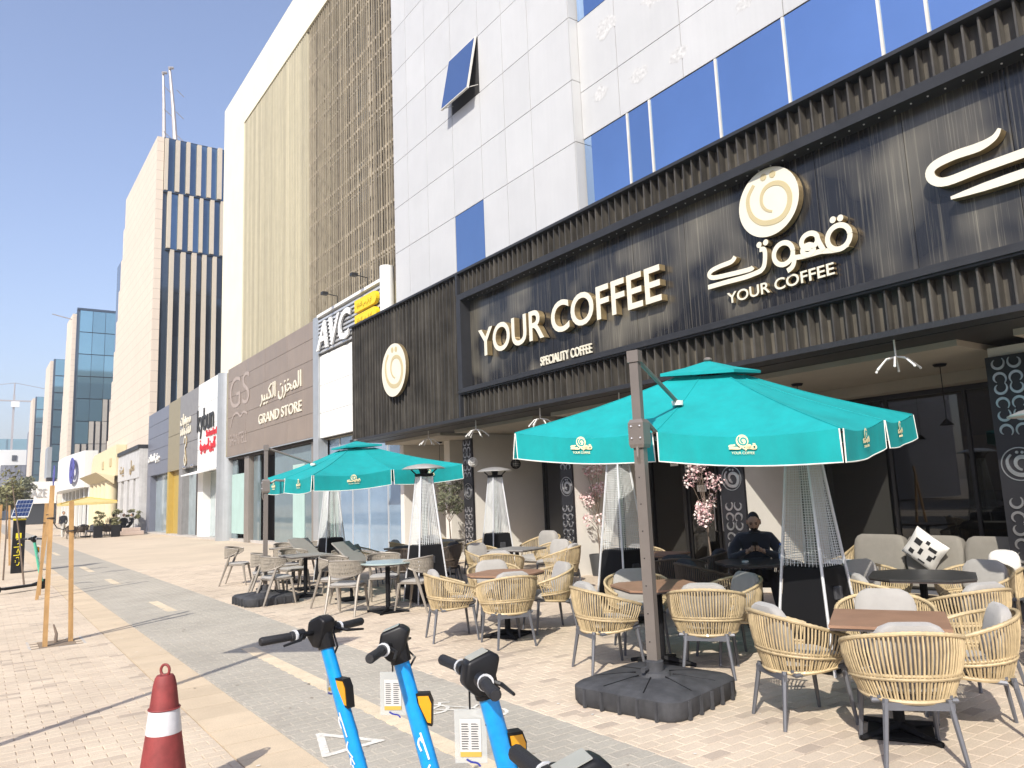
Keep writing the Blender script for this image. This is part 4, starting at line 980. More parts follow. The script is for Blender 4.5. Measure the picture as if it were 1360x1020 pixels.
def rope_chair(label):
    t = thing('rope_chair', label, 'chair')
    A0 = rad(105)
    P = lambda a, z: Vector((.27*sin(a), -.25*cos(a)+.02, z))
    hi = lambda a: .80-.05*(abs(a)/A0)**2; lo = lambda a: .565+.13*(abs(a)/A0)**2.2
    mb = MB(); mb.tube([P(a, hi(a)) for a in [-A0+2*A0*k/30 for k in range(31)]], .015, 6)
    mb.tube([P(a*.99, lo(a)) for a in [-A0+2*A0*k/30 for k in range(31)]], .013, 6); mb.build('back_frame', m_taupe, t, smooth=True)
    mb = MB(); n = 44
    for k in range(n):
        a = -A0+2*A0*(k+.5)/n
        for s in (-.16, .16):
            b = max(-A0, min(A0, a+s)); q0, q1 = P(a, hi(a)), P(b*.99, lo(b)); mid = (q0+q1)/2; mid = Vector((mid.x*1.03, mid.y*1.03, mid.z)); mb.tube([q0, mid, q1], .0078, 5, caps=False)
    mb.build('rope_back', m_rope, t, smooth=True, kind='stuff')
    mb = MB(); mb.cbox(-.22, .22, -.19, .24, .405, .435, .012); mb.build('seat_frame', m_taupe, t)
    mb = MB(); soft(mb, (0, .02, .45), .225, .225, .03); mb.build('seat_cushion', m_cush, t, smooth=True)
    for sx in (-1, 1):
        MB().tube([(sx*.25, -.03, .74), (sx*.225, -.14, .43), (sx*.235, -.29, 0)], [.018, .027, .015], 7).build('leg', m_taupe, t, smooth=True)
        MB().tube([(sx*.205, .20, .42), (sx*.235, .27, 0)], [.026, .015], 7).build('leg', m_taupe, t, smooth=True)
    return t
def table(name, label, top, poly, z=.745, group=None, round_=False):
    t = thing(name, label, 'table', group=group)
    MB().prism(poly, lambda u, v: (u, v, z), lambda u, v: (u, v, z-.018)).build('table_top', top, t)
    MB().prism([(x*.985, y*.985) for x, y in poly], lambda u, v: (u, v, z-.0185), lambda u, v: (u, v, z-.034)).build('top_edge', m_edge, t)
    MB().tube([(0, 0, .03), (0, 0, z-.034)], .036, 10).build('column', m_iron, t)
    mb = MB(); 
    for k in range(4): a = k*pi/2+pi/4; mb.tube([(0, 0, .055), (.33*cos(a), .33*sin(a), .014)], [.035, .018], 6)
    mb.cbox(-.2, .2, -.2, .2, .002, .022, .006); mb.build('base', m_iron, t)
    mb = MB().box(-.2, .2, -.02, .02, z-.06, z-.035).box(-.02, .02, -.2, .2, z-.061, z-.0355); mb.build('top_bracket', m_iron, t)
    return t
SQ = lambda s: [(-s, -s), (s, -s), (s, s), (-s, s)]
OCT = lambda s, c: [(-s+c, -s), (s-c, -s), (s, -s+c), (s, s-c), (s-c, s), (-s+c, s), (-s, s-c), (-s, -s+c)]
RND = lambda s: [(s*cos(k*pi/14), s*sin(k*pi/14)) for k in range(28)]
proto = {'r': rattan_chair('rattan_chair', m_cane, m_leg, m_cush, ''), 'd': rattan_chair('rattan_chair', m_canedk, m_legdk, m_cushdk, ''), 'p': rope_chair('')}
used = set()
def chair(kind, x, y, fx, fy, label, group):
    """place a chair facing (fx, fy)"""
    if kind in used: c = copy_tree(proto[kind])
    else: c = proto[kind]; used.add(kind)
    c.location = (x, y, .013); c.rotation_euler.z = atan2(-fx, fy); c['label'] = label; c['group'] = group; return c
tproto = {'wood': table('cafe_table', '', m_wood, SQ(.36)), 'oct': table('cafe_table', '', m_wood, OCT(.40, .14)), 'dark': table('cafe_table', '', m_darktop, OCT(.46, .2)), 'grey': table('cafe_table', '', m_greytop, SQ(.38)), 'glass': table('cafe_table', '', m_glasstop, RND(.42))}
def put_table(kind, x, y, rz, label, group):
    c = copy_tree(tproto[kind]) if kind in used else tproto[kind]; used.add(kind)
    c.location = (x, y, .013); c.rotation_euler.z = rz; c['label'] = label; c['group'] = group; return c
GT, GC, GP = 'cafe tables on the terrace', 'rattan chairs on the terrace', 'rope chairs on the terrace'
put_table('wood', 5.13, 2.91, rad(-61), 'brown square table nearest the camera at lower right', GT)
chair('r', 4.80, 2.66, .72, .69, 'rattan chair with its back to the camera at the nearest table', GC)
chair('r', 4.95, 3.52, .9, -.42, 'rattan chair at left of the nearest brown table', GC)
chair('r', 5.56, 2.62, -.55, .83, 'rattan chair at right of the nearest brown table', GC)
chair('r', 5.78, 3.30, -.88, -.48, 'rattan chair facing the camera behind the nearest brown table', GC)
put_table('dark', 7.62, 3.93, rad(25), 'black octagonal table in front of the grey sofa', GT)
chair('r', 6.98, 4.05, .87, -.5, 'rattan chair with its back turned left of the black octagonal table', GC)
chair('r', 6.80, 3.18, .34, .94, 'rattan chair at far right with back turned before the black table', GC)
chair('r', 7.95, 4.62, -.3, -.95, 'rattan chair behind the black octagonal table on its left', GC)
chair('r', 8.35, 3.78, -.98, .1, 'rattan chair behind the black octagonal table on its right', GC)
put_table('oct', 5.52, 5.45, rad(-22), 'brown table behind the near umbrella pole', GT)
chair('r', 5.02, 5.68, .96, -.27, 'rattan chair left of the near umbrella pole, back turned', GC)
chair('r', 5.57, 4.90, .80, .60, 'rattan chair right of the near umbrella pole, back turned', GC)
chair('r', 6.16, 5.12, -.9, .35, 'rattan chair half shaded right of the table behind the pole', GC)
chair('r', 5.85, 6.08, -.5, -.85, 'rattan chair facing the camera behind the near umbrella pole table', GC)
put_table('oct', 5.30, 7.78, rad(27), 'brown table among four rattan chairs left of the near umbrella', GT)
chair('r', 4.74, 8.15, .95, -.3, 'leftmost rattan chair of the brown table left of the near umbrella', GC)
chair('r', 5.02, 7.36, .25, .97, 'rattan chair with full back view left of the near umbrella', GC)
chair('r', 5.88, 7.70, -.95, .25, 'rattan chair in side view left of the near umbrella', GC)
chair('r', 5.62, 8.52, -.4, -.92, 'rattan chair behind the brown table left of the near umbrella', GC)
put_table('grey', 7.75, 11.0, rad(20), 'pale grey table beside the second black pier', GT)
chair('r', 6.85, 10.15, .75, .66, 'rattan chair with back turned before the pale grey table', GC)
chair('r', 8.15, 10.25, -.5, .86, 'rattan chair right of the pale grey table near the second pier', GC)
chair('r', 8.75, 11.25, -.97, -.2, 'rattan chair against the second black pier', GC)
chair('r', 7.6, 11.85, .1, -1, 'rattan chair behind the pale grey table', GC)
put_table('dark', 8.35, 14.75, 0, 'black table in shade near the olive tree', GT)
chair('r', 7.95, 13.85, .4, .9, 'shaded rattan chair before the black table near the olive tree', GC)
chair('r', 8.95, 14.2, -.9, .4, 'shaded rattan chair right of the black table near the olive tree', GC)
chair('r', 8.6, 15.55, -.3, -.95, 'shaded rattan chair behind the black table near the olive tree', GC)
chair('r', 7.55, 14.9, 1, -.1, 'shaded rattan chair left of the black table near the olive tree', GC)
put_table('wood', 8.15, 8.05, rad(10), 'brown table by the glass entrance door', GT)
chair('r', 8.6, 8.75, -.5, -.87, 'rattan chair with pale cushion by the glass entrance', GC)
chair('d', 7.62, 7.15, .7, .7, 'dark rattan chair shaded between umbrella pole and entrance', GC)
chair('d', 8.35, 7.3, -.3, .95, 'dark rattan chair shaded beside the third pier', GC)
put_table('dark', 7.88, 6.06, rad(-35), 'dark table where the man sits', GT)
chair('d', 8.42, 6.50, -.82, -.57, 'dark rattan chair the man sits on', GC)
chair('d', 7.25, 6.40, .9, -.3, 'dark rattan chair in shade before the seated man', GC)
# rope chairs and round table, further left
put_table('glass', 5.15, 10.75, 0, 'round frosted glass table among taupe rope chairs', GT)
chair('p', 4.62, 11.05, .72, .69, 'taupe rope chair with back to the camera nearest the round table', GP)
chair('p', 5.55, 10.55, -.55, .83, 'taupe rope chair right of the round glass table', GP)
chair('p', 5.5, 11.62, -.5, -.85, 'taupe rope chair behind the round glass table', GP)
chair('p', 4.80, 12.0, .5, -.85, 'taupe rope chair in side view left of the round glass table', GP)
put_table('grey', 4.95, 13.75, 0, 'grey square table behind the far umbrella pole', GT)
chair('p', 4.22, 13.2, .92, .05, 'taupe rope chair beside the far umbrella base', GP)
chair('p', 4.35, 14.25, .95, -.2, 'taupe rope chair behind the far umbrella pole', GP)
chair('p', 5.55, 13.6, -1, .1, 'taupe rope chair right of the grey square table', GP)
chair('p', 5.0, 14.6, .1, -1, 'taupe rope chair far side of the grey square table', GP)
chair('p', 4.62, 17.1, .85, -.5, 'leftmost taupe rope chair standing apart on the paving', GP)
put_table('grey', 5.6, 16.3, rad(10), 'farthest grey square table under the far umbrella', GT)
chair('p', 5.25, 15.6, .3, .95, 'taupe rope chair before the farthest grey table', GP)
chair('p', 6.35, 16.95, -.8, -.5, 'taupe rope chair right of the farthest grey table', GP)
chair('p', 5.7, 17.1, 0, -1, 'taupe rope chair behind the farthest grey table', GP)
put_table('grey', 7.0, 13.55, rad(30), 'pale grey table in shade behind the round glass table', GT)
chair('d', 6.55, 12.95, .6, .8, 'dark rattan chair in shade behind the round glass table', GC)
chair('r', 6.4, 14.3, .8, -.6, 'rattan chair in shade left of the second heater', GC)
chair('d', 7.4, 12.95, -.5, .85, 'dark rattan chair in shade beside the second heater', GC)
for k in tproto:
    if k not in used:
        for c in list(tproto[k].children): bpy.data.objects.remove(c)
        bpy.data.objects.remove(tproto[k])
# folded table tops leaning on a table
for i, (x, y, rz, lab) in enumerate(((5.35, 14.9, .3, 'tilted folded grey table top left of the heater'), (5.35, 12.6, .5, 'tilted folded grey table top behind the side view rope chair'))):
    t = thing('folded_table', lab, 'table', (x, y, .013))
    Rm = Matrix.Rotation(rz, 3, 'Z') @ Matrix.Rotation(rad(38), 3, 'X')
    mb = MB().box(-.24, .24, -.30, .30, -.012, .012); mb.v = [tuple(Rm @ Vector(v)+Vector((x, y, .80))) for v in mb.v]; mb.build('table_top', m_greytop, t)
    MB().tube([(x, y, .03), (x, y, .79)], .03, 8).build('column', m_iron, t)
    MB().cbox(x-.22, x+.22, y-.22, y+.22, .013, .04, .006).build('base', m_iron, t)
# ---- sofa with pillows
t = thing('rattan_sofa', 'long grey cushioned rattan sofa against the dark window', 'sofa', (10.05, 5.05, .013))
SY0, SY1 = 3.95, 6.3
mb = MB()
for k in range(70):
    y = SY0+(SY1-SY0)*k/69; mb.tube([(10.48, y, .3), (10.52, y, .8)], .009, 4, caps=False)
for yy in (SY0, SY1):
    for k in range(22): x = 9.7+.8*k/21; mb.tube([(x, yy, .3), (x, yy, .58+.2*(k/21)**2)], .009, 4, caps=False)
mb.build('cane_sides', m_cane, t, kind='stuff')
mb = MB().tube([(9.68, SY0, .58), (10.1, SY0, .64), (10.5, SY0, .79), (10.52, SY1, .79), (10.1, SY1, .64), (9.68, SY1, .58)], .022, 8); mb.tube([(9.68, SY0, .58), (9.68, SY0, .02)], .02, 6).tube([(9.68, SY1, .58), (9.68, SY1, .02)], .02, 6); mb.build('rim', m_cane, t)
mb = MB().box(9.66, 10.5, SY0, SY1, .27, .31); mb.build('seat_frame', m_leg, t)
for xx in (9.72, 10.46):
    for yy in (SY0+.05, SY1-.05): MB().tube([(xx, yy, .013), (xx, yy, .28)], .02, 6).build('leg', m_leg, t)
n = 3; w = (SY1-SY0-.1)/n
for k in range(n):
    yc = SY0+.05+w*(k+.5)
    mb = MB(); soft(mb, (10.02, yc, .38), .36, w/2-.01, .085); mb.build('seat_cushion', m_sofa_shade, t, smooth=True)
    mb = MB(); soft(mb, (10.36, yc, .67), .10, w/2-.004, .27, R=Matrix.Rotation(rad(10), 3, 'Y'), e1=.3, e2=.35, e3=.55); mb.build('back_cushion', m_sofa_shade, t, smooth=True)
m_pil = M('white_pillow_cloth', (.74, .72, .67), .95, var=.05, vs=10, bump=.2, bs=300)
m_pilb = M('pillow_black_print', (.02, .02, .022), .95)
# pillow as a diamond standing on a corner against the backrest
t = thing('patterned_pillow', 'white pillow with black square print standing on the sofa', 'pillow', (10.1, 5.15, .7))
Rm = Matrix.Rotation(rad(-14), 3, 'Y') @ Matrix.Rotation(rad(40), 3, 'X')
def pillow_pt(u, v, off=0.):
    """pillow surface: u, v in -1..1, bulging, corners drawn out"""
    e = max(0., (1-u**4)*(1-v**4)); th = .085*e**.55+.004; k = 1-.06*(1-abs(u*v))*max(u*u, v*v)
    return th+off, u*.225*k, v*.225*k
mb = MB(); NN = 14
for sgn in (-1, 1):
    n0 = len(mb.v)
    for i in range(NN+1):
        for j in range(NN+1):
            x, y, z = pillow_pt(-1+2*i/NN, -1+2*j/NN); mb.v.append(tuple(Rm @ Vector((sgn*x, y, z))+Vector((10.14, 5.15, .77))))
    for i in range(NN):
        for j in range(NN): q = n0+i*(NN+1)+j; mb.f.append((q, q+1, q+NN+2, q+NN+1)); mb.mi.append(0)
mb.build('cover', m_pil, t, smooth=True)
for (a, b, w, h) in ((.45, .40, .42, .36), (-.42, .45, .46, .22), (.08, -.05, .20, .42), (-.52, -.12, .26, .34), (.52, -.36, .30, .30), (-.02, .68, .22, .22), (-.22, -.58, .42, .12), (.5, -.75, .3, .06), (-.7, .1, .1, .3)):
    mb = MB(); K = 4
    for i in range(K+1):
        for j in range(K+1):
            x, y, z = pillow_pt(a-w/2+w*i/K, b-h/2+h*j/K, .003); mb.v.append(tuple(Rm @ Vector((-x, y, z))+Vector((10.14, 5.15, .77))))
    for i in range(K):
        for j in range(K): q = i*(K+1)+j; mb.f.append((q, q+1, q+K+2, q+K+1)); mb.mi.append(0)
    mb.build('print', m_pilb, t)
t = tag(MB().build('x', m_pil) if False else (lambda mb: (soft(mb, (9.95, 4.12, .68), .16, .17, .14), mb.build('throw', m_pil, smooth=True))[1])(MB()), 'crumpled white throw on the right arm of the sofa', 'throw')
t = tag((lambda mb: (soft(mb, (9.75, 6.1, .55), .2, .22, .08), mb.build('pillow', m_pil, smooth=True))[1])(MB()), 'white flat pillow on the left end of the sofa', 'pillow')
# second sofa part seen through the near heater, and one by the pier on the left
t = thing('rattan_armchair', 'rattan armchair with grey back cushion by the black cabinet', 'chair', (9.55, 12.75, .013))
mb = MB()
for k in range(40): a = -1.9+3.8*k/39; mb.tube([(9.6+.42*cos(a), 12.85+.42*sin(a), .25), (9.6+.46*cos(a), 12.85+.46*sin(a), .66+.16*cos(a))], .01, 4, caps=False)
mb.build('cane_back', m_cane, t, kind='stuff')
mb = MB(); mb.tube([(9.6+.46*cos(a), 12.85+.46*sin(a), .66+.16*cos(a)) for a in [-1.9+3.8*k/30 for k in range(31)]], .02, 8); mb.build('rim', m_cane, t)
mb = MB(); soft(mb, (9.6, 12.85, .36), .36, .36, .09); mb.build('seat_cushion', m_cush, t, smooth=True)
mb = MB(); soft(mb, (9.88, 12.85, .68), .09, .3, .24); mb.build('back_cushion', m_cush, t, smooth=True)
# ================================================================== UMBRELLAS
m_teal = M('teal_canvas', (.001, .335, .34), .8, var=.14, vs=2.2, bump=.35, bs=7, streak=.05)
_nt = m_teal.node_tree; _tl = nd(_nt, 'ShaderNodeBsdfTranslucent'); _tl.inputs[0].default_value = (.002, .34, .34, 1); _mx = nd(_nt, 'ShaderNodeMixShader'); _mx.inputs[0].default_value = .16
_out = [n for n in _nt.nodes if n.type == 'OUTPUT_MATERIAL'][0]; _nt.links.new(_nt.nodes['Principled BSDF'].outputs[0], _mx.inputs[1]); _nt.links.new(_tl.outputs[0], _mx.inputs[2]); _nt.links.new(_mx.outputs[0], _out.inputs['Surface'])
m_pipe = M('white_piping', (.75, .74, .68), .7)
m_pole = M('warm_grey_pole', (.20, .175, .155), .42, .35, var=.06, vs=4)
m_plastic = M('black_ballast_plastic', (.055, .056, .060), .7, spec=.2, var=.3, vs=5, bump=.3, bs=90, streak=.15)
m_logogold = M('printed_pale_gold', (.78, .70, .42), .7)
def umbrella(label, L, R_, FR, FL, apex, pole, ptop, bz, base_rz, base, base_h):
    t = thing('cantilever_umbrella', label, 'umbrella', (pole[0], pole[1], .013), 'teal cantilever umbrellas')
    L, R_, FR, FL, A = map(Vector, (L, R_, FR, FL, apex))
    E = [L, (L+R_)/2+Vector((0, 0, -.01)), R_, (R_+FR)/2, FR, (FR+FL)/2, FL, (FL+L)/2]
    hub = A-Vector((0, 0, .62)); up = Vector((0, 0, 1)); cen = (L+R_+FR+FL)/4
    q0 = .17
    can = MB(); NU, NV = 8, 9
    for i in range(8):
        a, b = E[i], E[(i+1) % 8]; grid = []
        for v in range(NV+1):
            q = q0+(1-q0)*v/NV; row = []
            for u in range(NU+1):
                s = u/NU; e = a.lerp(b, s); p = A.lerp(e, q); p = p-up*(.055*sin(pi*s)*q*q+.05*sin(pi*q)*.9)
                p = p+(cen-e).normalized()*(.03*sin(pi*s)*q**3); row.append(p)
            grid.append(row)
        n0 = len(can.v); can.v += [tuple(p) for r in grid for p in r]
        for v in range(NV):
            for u in range(NU):
                k = n0+v*(NU+1)+u; can.f.append((k, k+1, k+NU+2, k+NU+1)); can.mi.append(0)
    c = can.build('canopy', m_teal, t, smooth=True)
    for i in range(8):
        MB().tube([A.lerp(E[i], q0+(1-q0)*k/8)-up*(.045*sin(pi*(q0+(1-q0)*k/8)))+up*.002 for k in range(9)], .006, 5).build('seam', m_teal, c)
    # valance, one flap per gore
    rg = random.Random(len(label))
    for i in range(8):
        a, b = E[i], E[(i+1) % 8]; out = ((a+b)/2-cen); out.z = 0; out.normalize(); ed = (b-a).normalized(); d = .255
        f = MB(); rows = []
        for v in range(4):
            row = []
            for u in range(13):
                s = .012+.976*u/12; e = a.lerp(b, s)-up*(.055*sin(pi*s)); e = e+(cen-a.lerp(b, s)).normalized()*.03*sin(pi*s)
                wv = .012*sin(u*1.05+i)*v/3+.018*(abs(s-.5)*2)**4*v/3*(1 if i % 2 else -1)
                row.append(e-up*(d*v/3*(1-.07*sin(pi*s)))+out*(.012+wv))
            rows.append(row)
        n0 = 0; f.v = [tuple(p) for r in rows for p in r]
        for v in range(3):
            for u in range(12): k = v*13+u; f.f.append((k, k+1, k+14, k+13)); f.mi.append(0)
        fo = f.build('valance', m_teal, t, smooth=True)
        MB().tube([rows[0][0], rows[1][0], rows[2][0]]+rows[3]+[rows[2][12], rows[1][12], rows[0][12]], .0055, 5).build('piping', m_pipe, fo)
        if i in (0, 1, 2, 3, 6, 7):
            mid = rows[1][6].lerp(rows[2][6], .35)+out*.016
            fn = lambda u, v, w, m=mid, e=ed, o=out: m+e*u*(1)+up*v+o*w
            lg = MB(); s = .17
            disc(lg, (0, .072), .052, .002, fn, n=20)
            lo = lg.build('logo_disc', m_logogold, fo)
            lg = MB(); stroke(lg, [(x*.1, .072+y*.1) for x, y in GRO], .006, .0015, fn, w0=.0025); lg.build('logo_spiral', m_teal, fo)
            lg = MB()
            for nm, ls in ARAB:
                for pl in ls: stroke(lg, [(x*s*.6, y*s*.6+.055) for x, y in pl], .0062, .0015, fn)
            for x, y in ADOT: disc(lg, (x*s*.6, y*s*.6+.055), .007, .0015, fn, n=8)
            lg.build('logo_word', m_logogold, fo)
            text_on('logo_lettering', 'YOUR COFFEE', .02, .0015, lambda u, v, w: fn(u, v-.035, w), m_logogold, fo, width=.19, align='C')
    # vent cap
    cap = MB(); top = A+up*.035
    for i in range(8):
        a, b = A.lerp(E[i], .255)+up*.075, A.lerp(E[(i+1) % 8], .255)+up*.075
        m1, m2 = top.lerp(a, .5)-up*.01, top.lerp(b, .5)-up*.01
        cap.add([top, m1, m2, a, b, a-up*.03, b-up*.03], [(0, 1, 2), (1, 3, 4, 2), (3, 5, 6, 4)])
    cap.build('vent_cap', m_teal, t)
    MB().ball(top+up*.01, .045, .045, .025).build('finial', m_pole, t)
    # ribs, hub
    for i in range(8):
        MB().tube([A-up*.09, A.lerp(E[i], .5)-up*.075, E[i]-up*.03], .011, 5).build('rib', m_iron, t)
        MB().tube([hub, A.lerp(E[i], .52)-up*.085], .008, 5).build('strut', m_iron, t)
    MB().tube([A-up*.06, hub-up*.06], .028, 8).build('hub', m_iron, t)
    # pole and arms
    px, py = pole; m = E[1]; d = (m-Vector((px, py, m.z))); d.z = 0; d.normalize(); s = Vector((-d.y, d.x, 0))
    def sq(z, a, b): return [Vector((px, py, z))+d*i*a+s*j*b for i, j in ((-1, -1), (1, -1), (1, 1), (-1, 1))]
    MB().loft([sq(base_h, .035, .045), sq(bz, .035, .045)], True, True).loft([sq(bz, .03, .04), sq(ptop-.04, .03, .04)], True, True).build('pole', m_pole, t)
    MB().loft([sq(ptop-.10, .042, .052), sq(ptop, .042, .052)], True, True).build('pole_cap', m_pole, t)
    for z in [base_h+.25+.22*k for k in range(8)]: MB().ball(Vector((px, py, z))-d*.036+s*.01, .006, n=6, m=4).build('pole_hole', m_iron, t)
    att = A.lerp(E[1], .62)+up*.01
    MB().tube([Vector((px, py, ptop-.06))+d*.03, att], .019, 8).build('upper_arm', m_pole, t)
    MB().tube([att+up*.012, att-up*.03], [.055, .05], 10).build('arm_collar', m_pipe, t)
    MB().tube([Vector((px, py, bz+.02))+d*.04, Vector((px, py, bz+.09))+d*.16, E[1]-up*.05+d*.12, hub], .022, 6).build('lower_arm', m_pole, t)
    cb = MB().loft([sq(bz-.13, .055, .06), sq(bz-.1, .065, .07), sq(bz+.08, .065, .07), sq(bz+.11, .05, .055)], True, True).build('crank_box', m_pole, t)
    for j in (-.04, .04):
        for z in (bz-.05, bz+.05): MB().ball(Vector((px, py, z))-d*.066+s*j, .011, n=6, m=4).build('bolt', m_orn, cb)
    MB().tube([Vector((px, py, bz-.12))-d*.05, Vector((px, py, bz-.2))-d*.055, Vector((px, py, bz-.27))-d*.02], .014, 6).build('crank_handle', m_pole, cb)
    # ballast base
    bxm = MB(); cx, cy, hs = base
    def ring(h, z, r=.14):
        pts = []
        for (sx, sy) in ((1, 1), (-1, 1), (-1, -1), (1, -1)):
            a0 = {(1, 1): 0, (-1, 1): pi/2, (-1, -1): pi, (1, -1): 3*pi/2}[(sx, sy)]
            for k in range(5):
                a = a0+k*pi/8; x, y = sx*(h-r)+r*cos(a), sy*(h-r)+r*sin(a); c, n = cos(base_rz), sin(base_rz); pts.append((cx+x*c-y*n, cy+x*n+y*c, z))
        return pts
    bxm.loft([ring(hs-.02, .014), ring(hs, .05), ring(hs, base_h-.07), ring(hs-.03, base_h-.045), ring(.2, base_h-.01, .1)], True, True)
    bo = bxm.build('ballast_base', m_plastic, t, smooth=True)
    for k in range(8):
        a = base_rz+k*pi/4+pi/8; MB().tube([(cx+.15*cos(a), cy+.15*sin(a), base_h-.006), (cx+hs*.96*cos(a), cy+hs*.96*sin(a), base_h-.046)], .008, 5).build('base_groove', m_iron, bo)
    for k in range(4):
        for q in range(5):
            a = base_rz+k*pi/2; c, n = cos(a), sin(a); off = (q-2)*hs*.33; x, y = hs+.004, off
            MB().box(cx+x*c-y*n-.012, cx+x*c-y*n+.012, cy+x*n+y*c-.012, cy+x*n+y*c+.012, .016, base_h-.075).build('base_rib', m_plastic, bo)
    MB().lathe((px, py, base_h-.012), [(.13, 0), (.115, .03), (.075, .04), (.075, .11), (.06, .12)], 18).build('pole_socket', m_plastic, t, smooth=True)
    MB().tube([(px-.09, py, base_h+.05), (px-.15, py-.02, base_h+.05)], .022, 8).build('locking_knob', m_plastic, t)
    return t
umbrella('large teal umbrella on grey pole in the foreground', (4.35, 6.13, 2.30), (5.28, 3.20, 2.09), (8.21, 4.14, 2.375), (7.28, 7.08, 2.58), (6.20, 5.18, 2.97), (4.53, 4.57), 2.87, 2.17, rad(12), (4.55, 4.60, .50), .225)
umbrella('teal umbrella further left over the rope chairs', (4.52, 14.96, 2.17), (4.39, 11.86, 2.13), (7.15, 11.75, 2.27), (7.25, 14.95, 2.34), (5.8, 13.4, 2.78), (4.13, 13.47), 2.74, 2.02, rad(3), (4.15, 13.5, .46), .21)

# ================================================================== PYRAMID HEATERS
m_chrome = M('bright_steel_tube', (.74, .75, .76), .35, .35, var=.05)
m_wire = M('steel_wire_grid', (.72, .74, .73), .45, .2)
m_tube = glass('heater_glass_tube', (.82, .88, .86), ior=1.45, haze=.18)
m_cap = M('heater_cap', (.62, .61, .58), .35, .6, var=.08)
def heater():
    t = thing('patio_heater', '', 'heater', group='pyramid patio heaters')
    H0, H1 = .92, 2.04; w = lambda z: .285-.185*z/2.05
    for sx, sy in ((-1, -1), (1, -1), (1, 1), (-1, 1)):
        MB().tube([(sx*w(0), sy*w(0), 0), (sx*w(H1), sy*w(H1), H1)], .0135, 7).build('corner_tube', m_chrome, t, smooth=True)
    mb = MB(); b0, b1 = w(.0)-.012, w(.9)-.012
    mb.loft([[(sx*b, sy*b, z) for sx, sy in ((-1, -1), (1, -1), (1, 1), (-1, 1))] for b, z in ((b0, .04), (b1, .9), (b1-.03, .92))], True, True); mb.build('gas_cabinet', m_iron, t)
    gr = MB()
    for f in range(4):
        Rz = Matrix.Rotation(f*pi/2, 3, 'Z')
        n = 46
        for k in range(n):
            z = H0+.03+(H1-H0-.06)*k/(n-1); ww = w(z)-.01; gr.tube([Rz @ Vector((-ww, -ww, z)), Rz @ Vector((ww, -ww, z))], .0028, 3, caps=False)
        for k in range(11):
            s = -1+2*k/10; gr.tube([Rz @ Vector((s*(w(H0)-.012), -w(H0)+.01, H0)), Rz @ Vector((s*(w(H1)-.012), -w(H1)+.01, H1))], .0030, 3, caps=False)
    gr.build('wire_grid', m_wire, t, kind='stuff')
    MB().lathe((0, 0, H0), [(.05, 0), (.05, H1-H0)], 16, caps=False).build('glass_tube', m_tube, t, smooth=True)
    mb = MB().cbox(-.12, .12, -.12, .12, H1, H1+.05, .01); 
    for sx in (-1, 1):
        for sy in (-1, 1): mb.tube([(sx*.1, sy*.1, H1+.04), (sx*.16, sy*.16, H1+.12)], .012, 5)
    mb.tube([(0, 0, H1+.04), (0, 0, H1+.14)], .06, 10); mb.build('burner_head', m_iron, t)
    mb = MB(); r = .36
    for a, b in ((.0, 0),): pass
    mb.loft([[(r*q*cos(k*pi/12)*(1+.06*cos(4*k*pi/12)), r*q*sin(k*pi/12)*(1+.06*cos(4*k*pi/12)), z) for k in range(24)] for q, z in ((1, H1+.125), (1., H1+.135), (.75, H1+.175), (.35, H1+.205), (.02, H1+.215))], True, True); mb.build('reflector_cap', m_cap, t, smooth=True)
    MB().cbox(-.06, .06, -w(.55)-.002, -w(.55)+.03, .62, .74, .008).build('control_panel', m_plastic, t)
    for k in range(5): MB().ball((-.05+.025*k, -w(.2)+.008, .2), .006, n=6, m=4).build('vent_hole', m_orn, t)
    return t
HP = heater()
for i, (x, y, rz, lab) in enumerate(((6.43, 4.32, 2, 'pyramid heater right of the seated man under the near umbrella'), (6.95, 7.45, 0, 'pyramid heater directly left of the near umbrella pole'),
        (8.68, 13.0, -4, 'pyramid heater in front of the first cream wall'), (6.12, 11.32, -3, 'pyramid heater overlapping the right end of the far umbrella'),
        (6.27, 15.83, 3, 'farthest pyramid heater behind the far umbrella'), (7.36, 2.50, 3, 'pyramid heater cut off by the right picture edge'))):
    c = HP if i == 0 else copy_tree(HP); c.location = (x, y, .013); c.rotation_euler.z = rad(rz); c['label'] = lab

# ================================================================== HANGING THINGS
m_lampw = M('white_enamel', (.75, .74, .70), .5)
def branch_lamp(x, y, z, lab):
    t = thing('branch_lamp', lab, 'lamp', (x, y, z), 'white branch shaped lamps under the soffit')
    MB().tube([(x, y, z), (x, y, z-.20)], .011, 6).build('stem', m_lampw, t)
    for k in range(6):
        a = k*pi/3+.4; L_ = .22+.05*(k % 2)
        MB().tube([(x, y, z-.20), (x+L_*.5*cos(a), y+L_*.5*sin(a), z-.225), (x+L_*cos(a), y+L_*sin(a), z-.34)], [.010, .010, .012], 6).build('arm', m_lampw, t)
        MB().ball((x+L_*cos(a), y+L_*sin(a), z-.345), .016, n=8, m=5).build('tip', m_lampw, t)
for y, lab in ((16.1, 'leftmost white branch lamp under the ribbed fascia'), (13.7, 'second white branch lamp from the left under the soffit'), (11.4, 'third white branch lamp left of the near umbrella'), (9.2, 'white branch lamp partly hidden by the near umbrella top'), (4.5, 'white branch lamp hanging right of the near umbrella')):
    branch_lamp(8.85 if y > 15 else 8.7, y, 3.31, lab)
